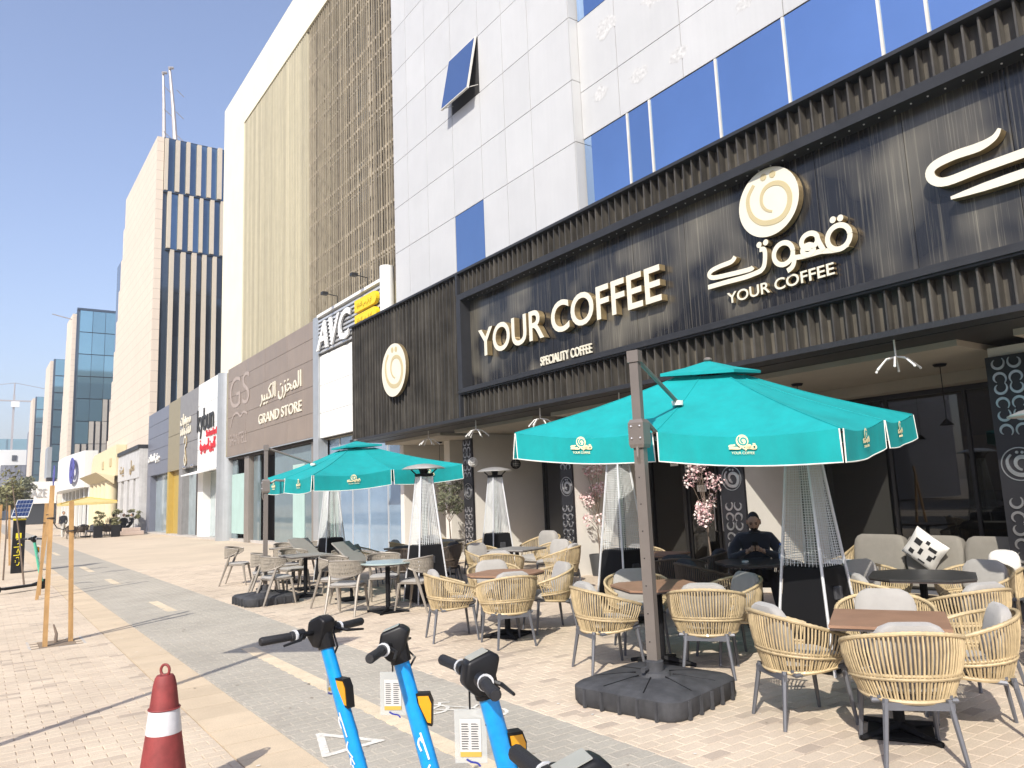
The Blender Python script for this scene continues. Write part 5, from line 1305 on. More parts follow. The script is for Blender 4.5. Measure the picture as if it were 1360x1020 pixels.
def lantern(x, y, z, r, mat, lab):
    t = thing('ball_lantern', lab, 'lantern', (x, y, z), 'pierced ball lanterns')
    mb = MB()
    for k in range(9):
        a = k*pi/9; mb.tube([(x+r*cos(b)*cos(a), y+r*cos(b)*sin(a), z+r*sin(b)) for b in [j*pi/10 for j in range(21)]], .006, 4)
    for q in (-.6, -.2, .2, .6): mb.tube([(x+r*sqrt(1-q*q)*cos(a), y+r*sqrt(1-q*q)*sin(a), z+r*q) for a in [j*pi/10 for j in range(21)]], .007, 4)
    mb.build('cage', mat, t); MB().ball((x, y, z), r*.55).build('bulb', m_lampw, t); MB().tube([(x, y, z+r), (x, y, 3.25)], .004, 4).build('cord', m_iron, t)
lantern(9.35, 14.9, 2.47, .11, m_lampw, 'pale ball lantern hanging before the first pier'); lantern(10.6, 14.95, 2.42, .12, m_iron, 'dark ball lantern hanging before the cream wall')
for x, y, lab in ((10.4, 18.3, 'thin black pendant rod above the olive tree'), (10.3, 6.9, 'thin black pendant rod behind the near umbrella'), (10.6, 4.9, 'thin black pendant rod with ceiling rose near the right pier')):
    t = thing('pendant_rod', lab, 'lamp', (x, y, 2.5)); MB().tube([(x, y, 3.215), (x, y, 2.45)], .006, 5).build('rod', m_iron, t); MB().lathe((x, y, 3.18), [(.09, .03), (.07, .0)], 12).build('ceiling_rose', m_iron, t); MB().lathe((x, y, 2.38), [(.02, .08), (.09, .0)], 12).build('shade', m_iron, t)

# ================================================================== PLANTS
m_bark = M('grey_brown_bark', (.16, .12, .09), .9, var=.2, vs=20, bump=.5, bs=60)
m_pinka = M('pale_pink_petal', (.74, .54, .52), .8, var=.1, ramp=[(0., (.66, .36, .38)), (.45, (.76, .56, .54)), (1., (.80, .74, .68))])
m_leafo = M('olive_leaf', (.16, .17, .10), .7, var=.2, rnd=.35)
m_leafg = M('dusty_green_leaf', (.19, .185, .085), .7, var=.2, rnd=.4)
m_pot = M('dark_pot', (.05, .05, .05), .6, var=.1)
def leaf_cloud(mb, c, r, n, size, rg, flat=1.):
    for k in range(n):
        while True:
            p = Vector((rg.uniform(-1, 1), rg.uniform(-1, 1), rg.uniform(-1, 1)))
            if .25 < p.length < 1: break
        p = Vector((p.x*r[0], p.y*r[1], p.z*r[2]))+Vector(c); s = size*rg.uniform(.6, 1.3)
        a = Vector((rg.uniform(-1, 1), rg.uniform(-1, 1), rg.uniform(-.8, .8))).normalized(); b = a.cross(Vector((rg.uniform(-1, 1), rg.uniform(-1, 1), rg.uniform(-1, 1)))).normalized()
        mb.add([p-a*s, p+b*s*.45*flat, p+a*s, p-b*s*.45*flat], [(0, 1, 2, 3)])
def plant(name, label, cat, x, y, z0, z1, spread, blobs, leafm, part, nleaf, size, seed, flat=1., pot=True, group=None):
    rg = random.Random(seed); t = thing(name, label, cat, (x, y, .013), group)
    if pot: MB().lathe((x, y, .013), [(.15, 0), (.2, .38), (.2, .42), (.17, .42), (.16, .36)], 16).build('pot', m_pot, t, smooth=True)
    br = MB(); lf_ = MB(); base = Vector((x, y, z0))
    br.tube([(x, y, .02), (x+.02, y-.01, z0*.6), base], [.035*spread+.01, .03*spread+.008, .022*spread+.006], 7)
    for k in range(blobs):
        a = rg.uniform(0, 2*pi); q = rg.uniform(.15, 1); rr_ = spread*rg.uniform(.35, 1); e = Vector((x+rr_*cos(a), y+rr_*sin(a), z0+(z1-z0)*q))
        st = base+Vector((0, 0, (z1-z0)*max(0, q-.35)*.6)); br.tube([st, st.lerp(e, .5)+Vector((0, 0, .06*spread)), e], [.014*spread+.003, .009*spread+.002, .004], 5)
        leaf_cloud(lf_, e, (spread*.46, spread*.46, (z1-z0)*.11), nleaf//blobs, size, rg, flat)
    br.build('trunk', m_bark, t, smooth=True); lf_.build(part, leafm, t, kind='stuff'); return t
plant('blossom_tree', 'pink blossom branches beside the third black pier', 'plant', 9.75, 8.42, .9, 2.25, .27, 15, m_pinka, 'blossom', 1000, .026, 1, 1.7)
plant('blossom_tree', 'pink blossom branches half hidden behind the heater near the pole', 'plant', 10.3, 11.75, .9, 2.15, .27, 13, m_pinka, 'blossom', 800, .026, 2, 1.7)
plant('olive_tree', 'potted olive tree behind the shaded tables at left', 'tree', 9.75, 16.75, 1.05, 2.05, .36, 18, m_leafo, 'crown', 1500, .042, 3, .7)
GTREE = 'young street trees along the kerb'
plant('street_tree', 'bushy dusty green street tree at the far left edge', 'tree', 1.75, 64, 1.9, 3.5, .85, 26, m_leafg, 'crown', 2600, .13, 4, .8, False, GTREE)
plant('street_tree', 'taller dusty street tree behind, right of the leftmost tree', 'tree', 3.4, 92, 2.2, 5.2, 1.2, 26, m_leafo, 'crown', 2600, .18, 5, .8, False, GTREE)
plant('street_tree', 'small distant street tree near the dark glass building', 'tree', 4.2, 130, 2.2, 6.0, 1.4, 22, m_leafg, 'crown', 2000, .22, 6, .8, False, GTREE)
for i, (x, y) in enumerate(((9.1, 60.2), (8.6, 64.5), (8.3, 72))):
    plant('potted_palm', ['potted plant beside the marble shop piers', 'potted plant right behind the seated group', 'potted plant before the yellow shop'][i], 'plant', x, y, .9, 1.7, .4, 9, m_leafg, 'leaves', 300, .14, 20+i, .5)

# ================================================================== STAKES, SAPLINGS
m_stake = M('pine_stake', (.42, .25, .10), .75, var=.15, vs=7, bump=.2, bs=60, streak=.2)
m_cord = M('black_tie', (.03, .03, .03), .7)
def stake(a, b, w, lab):
    t = thing('wooden_stake', lab, 'stake', a, 'wooden tree stakes'); A, B = Vector(a), Vector(b); d = (B-A).normalized(); s = d.cross(Vector((0, 1, .1))).normalized(); u = s.cross(d)
    rings = [[A.lerp(B, q)+s*i*w+u*j*w for i, j in ((-1, -1), (1, -1), (1, 1), (-1, 1))] for q in (0, .33, .66, 1)]
    MB().loft(rings, True, True).build('post', m_stake, t); p = A.lerp(B, .79)
    MB().tube([p+(s*cos(k*pi/6)+u*sin(k*pi/6))*w*1.55 for k in range(13)], .008, 5).build('tie', m_cord, t); return t
stake((.785, 11.72, 0), (.80, 11.95, 2.06), .027, 'tallest wooden stake, left of the nearest pair'); stake((1.09, 11.92, 0), (1.02, 11.80, 1.84), .027, 'right wooden stake of the nearest pair')
stake((1.03, 18.0, 0), (1.22, 18.3, 2.1), .028, 'wooden stake behind the nearest pair'); stake((1.12, 18.9, 0), (1.16, 18.7, 1.9), .028, 'wooden stake in line behind the nearest pair')
stake((.55, 27.3, 0), (.55, 27.3, 2.0), .03, 'wooden stake at the left edge near the solar kiosk'); stake((.95, 31, 0), (.85, 31, 2.0), .03, 'distant wooden stake left of the solar kiosk')
t = thing('rope_loop', 'slack black cord slung between the nearest wooden stakes', 'cord', (.92, 11.85, 1.5))
MB().tube([(.80, 11.9, 1.62), (.87, 11.88, 1.5), (.94, 11.86, 1.47), (1.03, 11.85, 1.53)], .007, 5).build('cord', m_cord, t)
for i, (a, b, lab) in enumerate((((.98, 21.8, 0), (.62, 22.3, 2.6), 'leaning bare sapling in front of the solar kiosk'), ((.92, 11.95, 0), (.9, 12.1, .22), 'cut sapling stump between the nearest stakes'), ((.62, 24.3, 0), (.6, 24.3, 2.3), 'thin bare sapling at the far left'))):
    t = thing('sapling', lab, 'tree', a); A, B = Vector(a), Vector(b); MB().tube([A, A.lerp(B, .5)+Vector((.02, 0, 0)), B], [.022, .018, .01], 6).build('trunk', m_bark, t)
    if i != 1:
        mb = MB(); leaf_cloud(mb, B, (.25, .25, .3), 120, .05, random.Random(i)); mb.build('crown', m_leafg, t, kind='stuff')

# ================================================================== TRAFFIC CONE
m_cone = M('faded_red_rubber', (.23, .038, .036), .65, var=.22, vs=14, streak=.12); m_coneband = M('white_reflective_band', (.66, .66, .68), .45, var=.10, vs=20)
t = thing('traffic_cone', 'dark red traffic cone with white band at lower left', 'cone', (.95, 5.0, .013))
Z = lambda z: .145-.085*z/.70
MB().lathe((.95, 5, .013), [(Z(0), .03), (Z(.40), .40)], 28, False).lathe((.95, 5, .013), [(Z(.52), .52), (Z(.66), .66), (.055, .70), (.045, .715), (.0, .715)], 28, False).build('cone_body', m_cone, t, smooth=True)
MB().lathe((.95, 5, .013), [(Z(.40)+.001, .395), (Z(.40)+.002, .40), (Z(.52)+.002, .52), (Z(.52)+.001, .525)], 28, False).build('white_band', m_coneband, t, smooth=True)
MB().tube([(.95+(Z(.525)+.004)*cos(k*pi/14), 5+(Z(.525)+.004)*sin(k*pi/14), .013+.53) for k in range(29)], .005, 5).build('band_ridge', m_cone, t)
MB().tube([(.95+.028*cos(k*pi/9)*.7, 5-.028*cos(k*pi/9)*.7, .013+.742+.032*sin(k*pi/9)) for k in range(19)], .008, 6).build('lifting_ring', m_cone, t, smooth=True)
MB().cbox(.95-.2, .95+.2, 4.8, 5.2, .013, .045, .01).build('base', M('cone_base_black', (.03, .03, .03), .7), t)

# ================================================================== SCOOTERS
m_blue = M('sky_blue_paint', (.0, .28, .70), .36, .0, var=.12, vs=30, streak=.05, coat=.35); m_grip = M('black_rubber_grip', (.012, .012, .014), .55, bump=.4, bs=300); m_sblk = M('black_scooter_plastic', (.009, .009, .010), .42, var=.2, spec=.3)
m_amber = M('amber_reflector', (.65, .30, .01), .25, coat=.4); m_card = glass('clear_card_sleeve', (.86, .86, .84), ior=1.4, haze=.34); m_cardp = M('printed_card', (.55, .54, .51), .7); m_wht = M('white_decal', (.75, .76, .78), .6); m_green = M('mint_green_paint', (.10, .50, .33), .4)
def scooter(label, hx, hy, fwd, lean, stem_mat, card, zh=1.15, full_head=True):
    t = thing('electric_scooter', label, 'scooter', (hx, hy, .0), 'electric scooters parked on the paving')
    F = Vector((fwd[0], fwd[1], 0)).normalized(); S = Vector((F.y, -F.x, 0)); U = Vector((0, 0, 1))
    base = Vector((hx, hy, 0)); SL = S*lean
    W = lambda s, f, z: base+S*s+F*f+U*z+SL*(zh-z)      # leaning frame
    fy = lambda z: .30*(1-z/zh)
    top = W(0, fy(zh-.07), zh-.07); bot = W(0, fy(.17), .17)
    d = (top-bot).normalized(); a = S; b = a.cross(d).normalized()
    ringf = lambda p, ra, rb: [p+a*ra*cos(k*pi/7)+b*rb*sin(k*pi/7) for k in range(14)]
    st = MB().loft([ringf(bot, .030, .036), ringf(bot.lerp(top, .5), .029, .034), ringf(top, .027, .031)], True, True).build('stem', stem_mat, t, smooth=True)
    # lettering down the side
    mb = MB()
    for side in (-1, 1):
        fn = lambda u, v, w, side=side: bot.lerp(top, .30+u)+a*side*(.0305+w)+b*v
        for pl in ([(0, 0), (.10, .0), (.17, .002)], [(.17, .012), (.20, .0), (.17, -.012)], [(.20, -.012), (.24, .010), (.27, -.008)], [(.29, -.01), (.40, -.004)], [(.33, .010), (.36, .014), (.38, .004), (.36, -.004)]): stroke(mb, [(u, v) for u, v in pl], .0035, .001, fn)
    mb.build('stem_lettering', m_wht, st)
    # amber reflector in its housing on the stem
    p = bot.lerp(top, .80); n = b
    for side, sz in ((1, 1),):
        q = p+S*.008
        h = MB(); prof = [(-.024, .048), (.022, .048), (.026, .015), (.002, -.068), (-.012, -.064), (-.027, .015)]
        h.prism([(u*1.12, v*1.1) for u, v in prof], lambda u, v: q+F*(u+.052)+d*v+S*.012, lambda u, v: q+F*(u+.052)+d*v-S*.028); ho = h.build('reflector_housing', m_sblk, t)
        h = MB(); h.prism([(u*.9, v*.9) for u, v in prof], lambda u, v: q+F*(u+.052)+d*v+S*.016, lambda u, v: q+F*(u+.052)+d*v+S*.0125); h.build('reflector', m_amber, ho)
    # head unit: wedge with display
    hd = MB(); prof = [(-.062, -.048), (-.050, .020), (.028, .048), (.062, .028), (.05, -.02), (.022, -.09), (-.02, -.09)]
    hc = top+d*.085
    hd.prism(prof, lambda u, v: hc+F*u+U*v+S*.034, lambda u, v: hc+F*u+U*v-S*.034); ho = hd.build('head_unit', m_sblk, t); bv = ho.modifiers.new('b', 'BEVEL'); bv.width = .012; bv.segments = 3; bv.limit_method = 'ANGLE'; ho.data.shade_smooth()
    hd = MB(); hd.prism([(-.042, .0235), (.020, .0465), (.020, .0490), (-.042, .0260)], lambda u, v: hc+F*u+U*v+S*.028, lambda u, v: hc+F*u+U*v-S*.028); hd.build('display', M('grey_display', (.32, .33, .30), .25), ho)
    MB().loft([ringf(top-d*.015, .034, .04), ringf(top+d*.05, .036, .044)], True, True).build('stem_clamp', m_sblk, t)
    # handlebar
    hb = hc-U*.025-F*.015
    L_ = .27
    bar = MB().tube([hb-S*L_-F*.03, hb-S*.06, hb+S*.06, hb+S*L_-F*.03], .0115, 8).build('handlebar', m_sblk, t)
    for s in (-1, 1):
        g0, g1 = hb+S*s*.125-F*.012, hb+S*s*(L_+.005)-F*.031
        MB().tube([g0, g0.lerp(g1, .08), g0.lerp(g1, .1), g0.lerp(g1, .95), g1], [.021, .021, .0175, .0185, .015], 12).build('grip', m_grip, bar, smooth=True)
        c0 = hb+S*s*.095-F*.008
        MB().tube([c0-S*.018, c0+S*.018], .024, 12).build('lever_clamp', m_sblk, bar, smooth=True)
        MB().tube([c0+S*s*.022, c0+S*s*.030], .026, 14).build('silver_ring', m_chrome, bar, smooth=True)
        MB().tube([c0+F*.02, c0+F*.05+S*s*.03-U*.01, c0+F*.055+S*s*.12-U*.02], [.008, .007, .005], 6).build('brake_lever', m_sblk, bar)
    b0 = hb-S*.085; MB().tube([b0+U*.015, b0+U*.032], .013, 10).build('bell', m_sblk, bar)
    MB().tube([hb+F*.02-S*.06, hb+F*.09-S*.03-U*.06, top+b*.03-d*.10], .005, 5).build('brake_cable', m_sblk, t)
    # card on a cord
    if card:
        k0 = top-F*.04-S*.055-U*.05; w_ = Vector((.74, -.67, 0))*.052; nrm = w_.cross(U).normalized()
        if card == 2: w_ = (F*.2-S).normalized()*.02; nrm = w_.cross(U).normalized()
        ct = MB().tube([hb-S*.06, k0+U*.03, k0-U*.012], .0035, 5).build('card_cord', m_sblk, t)
        c0 = k0-U*.01; h_ = .165
        MB().add([c0-w_, c0+w_, c0+w_-U*h_, c0-w_-U*h_, c0-w_+nrm*.003, c0+w_+nrm*.003, c0+w_-U*h_+nrm*.003, c0-w_-U*h_+nrm*.003], [(0, 1, 2, 3), (4, 7, 6, 5), (0, 4, 5, 1), (2, 6, 7, 3)]).build('card_sleeve', m_card, t)
        for sgn in (1, -1):
            e = nrm*(.0048 if sgn > 0 else -.0018); q = c0-U*.03+e; wi = w_*.66
            co = MB().add([q-wi, q+wi, q+wi-U*.115, q-wi-U*.115], [(0, 1, 2, 3)]).build('info_card', m_cardp, t)
            ln = MB(); ee = nrm*(.0008*sgn)
            for r_ in range(11):
                for cc in (-.85, .08): z_ = U*(.014+.0075*r_); ln.add([q+wi*cc-z_+ee, q+wi*(cc+.72*random.uniform(.6, 1))-z_+ee, q+wi*(cc+.7)-z_-U*.003+ee, q+wi*cc-z_-U*.003+ee], [(0, 1, 2, 3)])
            ln.build('print', m_ink, co)
            MB().add([q-wi-U*.100+ee, q+wi-U*.100+ee, q+wi-U*.115+ee, q-wi-U*.115+ee], [(0, 1, 2, 3)]).build('print_band', M('ochre_print', (.50, .33, .06), .7), co)
        lg = MB(); q = c0-U*.160+nrm*.0048; stroke(lg, [(-.015, .008), (0, .0), (.02, -.004), (.03, -.014)], .003, .0006, lambda u, v, w: q+w_.normalized()*u+U*v+nrm*w); lg.build('sleeve_logo', M('navy_print', (.02, .03, .25), .6), t)
    # deck, wheels, mudguard
    MB().tube([W(0, .02, .13), W(0, fy(.17)-.02, .17), bot], [.03, .034, .034], 10).build('neck', m_sblk, t)
    dk = [W(s, f, z) for s, f, z in ((-.08, .10, .10), (.08, .10, .10), (.085, -.70, .10), (-.085, -.70, .10), (-.08, .10, .15), (.08, .10, .15), (.085, -.70, .15), (-.085, -.70, .15))]
    MB().add(dk, [(0, 3, 2, 1), (4, 5, 6, 7), (0, 1, 5, 4), (1, 2, 6, 5), (2, 3, 7, 6), (3, 0, 4, 7)]).build('deck', m_sblk, t)
    for f, nm in ((fy(.17)+.06, 'front_wheel'), (-.84, 'rear_wheel')):
        c0 = W(0, f, .115); wv = MB(); rings = []
        for k in range(24):
            a_ = k*pi/12; dr = F*cos(a_)+U*sin(a_); rings.append([c0+dr*(.085+.028*cos(j*pi/3))+S*.024*sin(j*pi/3) for j in range(6)])
        rings.append(rings[0]); wv.loft(rings, True, False); wo_ = wv.build(nm, m_grip, t, smooth=True)
        MB().tube([c0-S*.02, c0+S*.02], .062, 16).build('hub', m_sblk, wo_)
    return t
scooter('blue electric scooter leftmost of the front group, handlebar square to view', 1.26, 3.30, (.30, -.95), -.14, m_blue, 2)
scooter('blue electric scooter second in the front group, handlebar end on', 1.37, 2.80, (.816, -.578), -.02, m_blue, 1)
scooter('blue electric scooter third in the front group with large clear card', 1.34, 2.13, (.97, -.235), -.02, m_blue, 1)
scooter('blue electric scooter nearest, only its grip and head in the lower edge', .91, 1.125, (.94, -.35), -.02, m_blue, 0, 1.17)
scooter('mint green scooter behind the wooden stakes at left', 1.05, 20.3, (.78, .62), 0, m_green, 0)

# ================================================================== SOLAR KIOSK
m_kyel = M('kiosk_yellow', (.70, .58, .02), .5); m_pv = M('solar_cell_blue', (.03, .05, .13), .15, .2, var=.1)
t = thing('solar_kiosk', 'black parking kiosk with tilted solar panel and yellow lettering', 'kiosk', (1.0, 27, .013))
kb = [(.86, 26.7), (1.16, 26.7), (1.16, 27.1), (.86, 27.1)]
MB().loft([[(x+(x-1)*.06, y, .0) for x, y in kb], [(x, y, 1.52) for x, y in kb]], True, True).build('cabinet', m_sblk, t)
MB().box(.85, 1.17, 26.68, 27.12, 1.521, 1.57).build('yellow_strip', m_kyel, t)
P = lambda u, v, w: Vector((.78+u*.42+v*.16, 26.45+v*.6+w*.2, 1.62+v*.50+w*.02))
pvf = MB().add([P(0, 0, 0), P(1, 0, 0), P(1, 1, 0), P(0, 1, 0), P(0, 0, 0)+Vector((0, .03, -.03)), P(1, 0, 0)+Vector((0, .03, -.03)), P(1, 1, 0)+Vector((0, .03, -.03)), P(0, 1, 0)+Vector((0, .03, -.03))], [(0, 1, 2, 3), (7, 6, 5, 4), (0, 4, 5, 1), (1, 5, 6, 2), (2, 6, 7, 3), (3, 7, 4, 0)]).build('panel_frame', m_whitep, t)
for i in range(5):
    for j in range(4): e = Vector((0, -.006, .004)); MB().add([P(.03+i*.19, .03+j*.24, 0)+e, P(.205+i*.19, .03+j*.24, 0)+e, P(.205+i*.19, .25+j*.24, 0)+e, P(.03+i*.19, .25+j*.24, 0)+e], [(0, 1, 2, 3)]).build('solar_cell', m_pv, pvf)
MB().tube([(1, 27, 1.58), (1.05, 26.9, 1.85)], .05, 6).build('panel_post', m_sblk, t)
MB().lathe((.98, 26.69, 1.05), [(.0, 0)], 4) if False else None
MB().box(.93, 1.07, 26.685, 26.699, 1.0, 1.15).build('yellow_symbol', m_kyel, t)
text_on('lettering', arabic('دراجات'), .15, .006, lambda u, v, w: (1.05-v, 26.695-w-.0, .22+u), m_kyel, t, width=.78)

# ================================================================== STREET SIGN whose shadow crosses the path
t = thing('road_sign', 'road sign on a steel pole left of the camera', 'sign', (-.75, 6.35, 0))
MB().tube([(-.75, 6.35, 0), (-.75, 6.35, 4.3)], .045, 10).build('pole', m_steel, t)
a = Vector((.75, -.66, 0)); c0 = Vector((-.75, 6.30, 3.85)); MB().add([c0-a*.62-Vector((0, 0, .33)), c0+a*.62-Vector((0, 0, .33)), c0+a*.62+Vector((0, 0, .33)), c0-a*.62+Vector((0, 0, .33))]+[v+Vector((.02, .02, 0)) for v in (c0-a*.62-Vector((0, 0, .33)), c0+a*.62-Vector((0, 0, .33)), c0+a*.62+Vector((0, 0, .33)), c0-a*.62+Vector((0, 0, .33)))], [(0, 1, 2, 3), (7, 6, 5, 4), (0, 4, 5, 1), (1, 5, 6, 2), (2, 6, 7, 3), (3, 7, 4, 0)]).build('plate', m_bluegrey, t)

# ================================================================== PEOPLE
m_skin = M('skin_tone', (.46, .28, .19), .55, var=.06, vs=12); m_navy = M('navy_wool', (.012, .014, .024), .9, var=.15, vs=14, sheen=.3); m_trous = M('black_trousers', (.010, .010, .012), .9, var=.1)
m_hair = M('black_hair', (.008, .007, .006), .6, var=.2, vs=60); m_shoe = M('dark_shoe', (.02, .018, .016), .5); m_abaya = M('black_cloth', (.008, .008, .010), .9, var=.2, vs=6, sheen=.2)
def skin_mesh(verts, edges, sub=2, root=0):
    me = bpy.data.meshes.new('skin'); me.from_pydata([v[:3] for v in verts], edges, []); ob = bpy.data.objects.new('skin', me); COL.objects.link(ob)
    md = ob.modifiers.new('s', 'SKIN'); md.use_smooth_shade = True
    lay = me.skin_vertices[0].data
    for i, v in enumerate(verts):
        r = v[3]; lay[i].radius = r if isinstance(r, tuple) else (r, r)
        lay[i].use_root = (i == root)
    sb = ob.modifiers.new('b', 'SUBSURF'); sb.levels = sub; sb.render_levels = sub
    dg = bpy.context.evaluated_depsgraph_get(); m2 = bpy.data.meshes.new_from_object(ob.evaluated_get(dg)); bpy.data.objects.remove(ob); bpy.data.meshes.remove(me)
    mb = MB(); mb.v = [tuple(v.co) for v in m2.vertices]; mb.f = [tuple(p.vertices) for p in m2.polygons]; mb.mi = [0]*len(mb.f); bpy.data.meshes.remove(m2); return mb
def head_mb(c, tilt, s=1.):
    """head facing +y: 0.23 m tall, with brow, nose, chin, ears"""
    mb = MB(); N, K = 28, 20; rings = []; R = Matrix.Rotation(tilt, 3, 'X')
    for i in range(1, K):
        ph = -pi/2+pi*i/K; z = .118*sin(ph); cr = cos(ph); ring = []
        for k in range(N):
            th = 2*pi*k/N; fx, fy = cos(th), sin(th)
            wx = .076*cr**.8; wy = .095*cr**.8
            if z < -.02: q = (-z-.02)/.098; wx *= 1-.28*q; wy *= 1-.16*q
            x, y = wx*fx, wy*fy
            front = max(0, fy)**6
            if fy > 0:
                y += front*.004
                y += .026*math.exp(-((x/.012)**2))*math.exp(-(((z+.018)/.020)**2))*front          # nose
                y += .010*math.exp(-((x/.012)**2))*math.exp(-(((z-.008)/.018)**2))*front
                y -= .011*math.exp(-(((abs(x)-.031)/.015)**2))*math.exp(-(((z-.010)/.012)**2))          # eye sockets
                y += .006*math.exp(-(((z-.032)/.010)**2))*front                                          # brow
                y += .006*math.exp(-((x/.024)**2))*math.exp(-(((z+.058)/.010)**2))*front                 # lips
                y += .010*math.exp(-((x/.026)**2))*math.exp(-(((z+.098)/.018)**2))*max(0, fy)            # chin
            ring.append(Vector((x, y-.012*(1 if z > .02 else 0)*(z-.02)/.1, z)))
        rings.append(ring)
    mb.loft(rings, True, True)
    for sx in (-1, 1): mb.ball((sx*.079, -.005, -.005), .012, .022, .034, n=8, m=6)
    mb.v = [tuple((R @ Vector(v))*s+Vector(c)) for v in mb.v]; return mb
# ---- seated man, local frame faces +y, seat height 0.47
pos = Vector((8.40, 6.47, .013)); ang = atan2(.82, -.57)      # facing (-.82,-.57)
ang = atan2(-(-.80), -.60); RZ = Matrix.Rotation(ang, 3, 'Z')
man = thing('person', 'seated man in dark navy jacket looking at his phone', 'person', pos)
V = [(0, -.06, .54, (.19, .15)), (0, -.07, .68, (.185, .14)), (0, -.04, .84, (.205, .145)), (0, -.01, .97, (.185, .12)), (0, .02, 1.05, .07), (0, .05, 1.11, .06),
     (.185, -.015, .98, .09), (.295, .05, .83, .075), (.30, .17, .74, .062), (.16, .31, .82, .042), (.07, .37, .855, .030),
     (-.185, -.015, .98, .09), (-.295, .05, .83, .075), (-.30, .17, .74, .062), (-.16, .31, .82, .042), (-.07, .37, .855, .030),
     (.10, .08, .53, .095), (.15, .40, .52, .072), (.15, .42, .28, .058), (.15, .40, .07, .045),
     (-.10, .08, .53, .095), (-.19, .38, .52, .072), (-.22, .50, .29, .058), (-.25, .62, .08, .045)]
Ed = [(0, 1), (1, 2), (2, 3), (3, 4), (4, 5), (3, 6), (6, 7), (7, 8), (8, 9), (9, 10), (3, 11), (11, 12), (12, 13), (13, 14), (14, 15), (0, 16), (16, 17), (17, 18), (18, 19), (0, 20), (20, 21), (21, 22), (22, 23)]
bd = skin_mesh(V, Ed, 2)
hd = head_mb((0, .092, 1.20), rad(-24), 1.04)
full = MB(); full.merge(bd); nb = len(full.f); full.merge(hd)
# hands: palm plus five fingers each, holding the phone
def hand(side):
    h = MB(); S_ = side
    pv = [(S_*.075, .365, .855, .030), (S_*.052, .395, .868, .034), (S_*.036, .415, .878, .030)]
    ed = [(0, 1), (1, 2)]
    h.merge(skin_mesh(pv, ed, 2))
    for k in range(4):
        z = .856+.017*k; L_ = (.052, .060, .057, .046)[k]
        h.merge(skin_mesh([(S_*.044, .415, z, .0095), (S_*.038, .415+L_*.5, z+.004, .009), (S_*.020, .415+L_*.75, z+.006, .0085), (S_*.006, .415+L_*.62, z+.008, .007)], [(0, 1), (1, 2), (2, 3)], 1))
    h.merge(skin_mesh([(S_*.050, .392, .895, .0115), (S_*.030, .395, .915, .010), (S_*.010, .402, .922, .0085)], [(0, 1), (1, 2)], 1))
    return h
nh = len(full.f); full.merge(hand(1)); full.merge(hand(-1))
full.mi = []
for i, f in enumerate(full.f):
    c = sum((Vector(full.v[j]) for j in f), Vector())/len(f)
    if i >= nb: full.mi.append(0)
    elif c.z > 1.06: full.mi.append(1 if c.z < 1.10 else 0)
    elif c.y > .345 and c.z > .8 and abs(c.x) < .12: full.mi.append(0)
    elif c.z < .60 and (c.y > .02 or c.z < .5): full.mi.append(2)
    else: full.mi.append(1)
put = lambda v: RZ @ Vector(v)+pos
full.v = [tuple(put(v)) for v in full.v]; full.build('body', [m_skin, m_navy, m_trous], man, smooth=True)
# hair, beard, collar, shoes
hr = head_mb((0, .088, 1.204), rad(-24), 1.055); keep = []
Ri = Matrix.Rotation(rad(24), 3, 'X')
def sel(mb, fn):
    o = MB(); o.v = mb.v; o.f = [f for f in mb.f if fn(sum(((Ri @ (Vector(mb.v[j])-Vector((0, .090, 1.20)))) for j in f), Vector())/len(f))]; o.mi = [0]*len(o.f); return o
h1 = sel(hr, lambda c: (c.z > .082-.25*abs(c.x)) or (c.y < -.012 and c.z > -.06) or (c.z > .035 and c.y < .035)); h1.v = [tuple(put(v)) for v in h1.v]; h1.build('hair', m_hair, man, smooth=True)
br_ = head_mb((0, .093, 1.199), rad(-24), 1.065)
h2 = sel(br_, lambda c: (c.z < -.058 and c.y > .0) or (-.05 < c.z < -.034 and c.y > .06 and abs(c.x) < .034) or (c.z < -.02 and .0 < c.y < .05 and abs(c.x) > .05)); h2.v = [tuple(put(v)) for v in h2.v]; h2.build('beard', m_hair, man, smooth=True)
for sx in (-1, 1):
    Rh = Matrix.Rotation(rad(-24), 3, 'X')
    for nm, zz, hw, hh, yy, mt in (('eyebrow', .033, .017, .0035, .098, m_hair), ('eye', .011, .011, .004, .089, M('eye_dark', (.02, .015, .012), .3))):
        e = MB().box(sx*.031-hw, sx*.031+hw, yy-.006, yy+.003, zz-hh, zz+hh); e.v = [tuple(put((Rh @ Vector(v))*1.04+Vector((0, .092, 1.20)))) for v in e.v]; e.build(nm, mt, man)
    sh = MB(); soft(sh, (.15 if sx > 0 else -.255, .46 if sx > 0 else .69, .045), .048, .13, .045); sh.v = [tuple(put(v)) for v in sh.v]; sh.build('shoe', m_shoe, man, smooth=True)
cl = MB().tube([(.066*cos(k*pi/8), +.025+.066*sin(k*pi/8), 1.065+.012*sin(k*pi/8)) for k in range(17)], .018, 6); cl.v = [tuple(put(v)) for v in cl.v]; cl.build('collar', m_navy, man, smooth=True)
ph = thing('phone', 'black phone held by the seated man', 'phone', put((0, .43, .90)))
pb = MB().cbox(-.036, .036, -.005, .005, -.075, .075, .004); Rp = Matrix.Rotation(rad(-28), 3, 'X'); pb.v = [tuple(put(Rp @ Vector(v)+Vector((0, .43, .905)))) for v in pb.v]; pb.build('phone_body', m_sblk, ph)
bt = thing('water_bottle', 'clear water bottle with blue cap on the man table', 'bottle', (7.98, 5.78, .758))
MB().lathe((7.98, 5.78, .758), [(.03, 0), (.033, .01), (.033, .13), (.030, .15), (.013, .19), (.013, .20)], 16).build('bottle_body', M('clear_plastic_water', (.55, .62, .68), .08, trans=.7), bt, smooth=True)
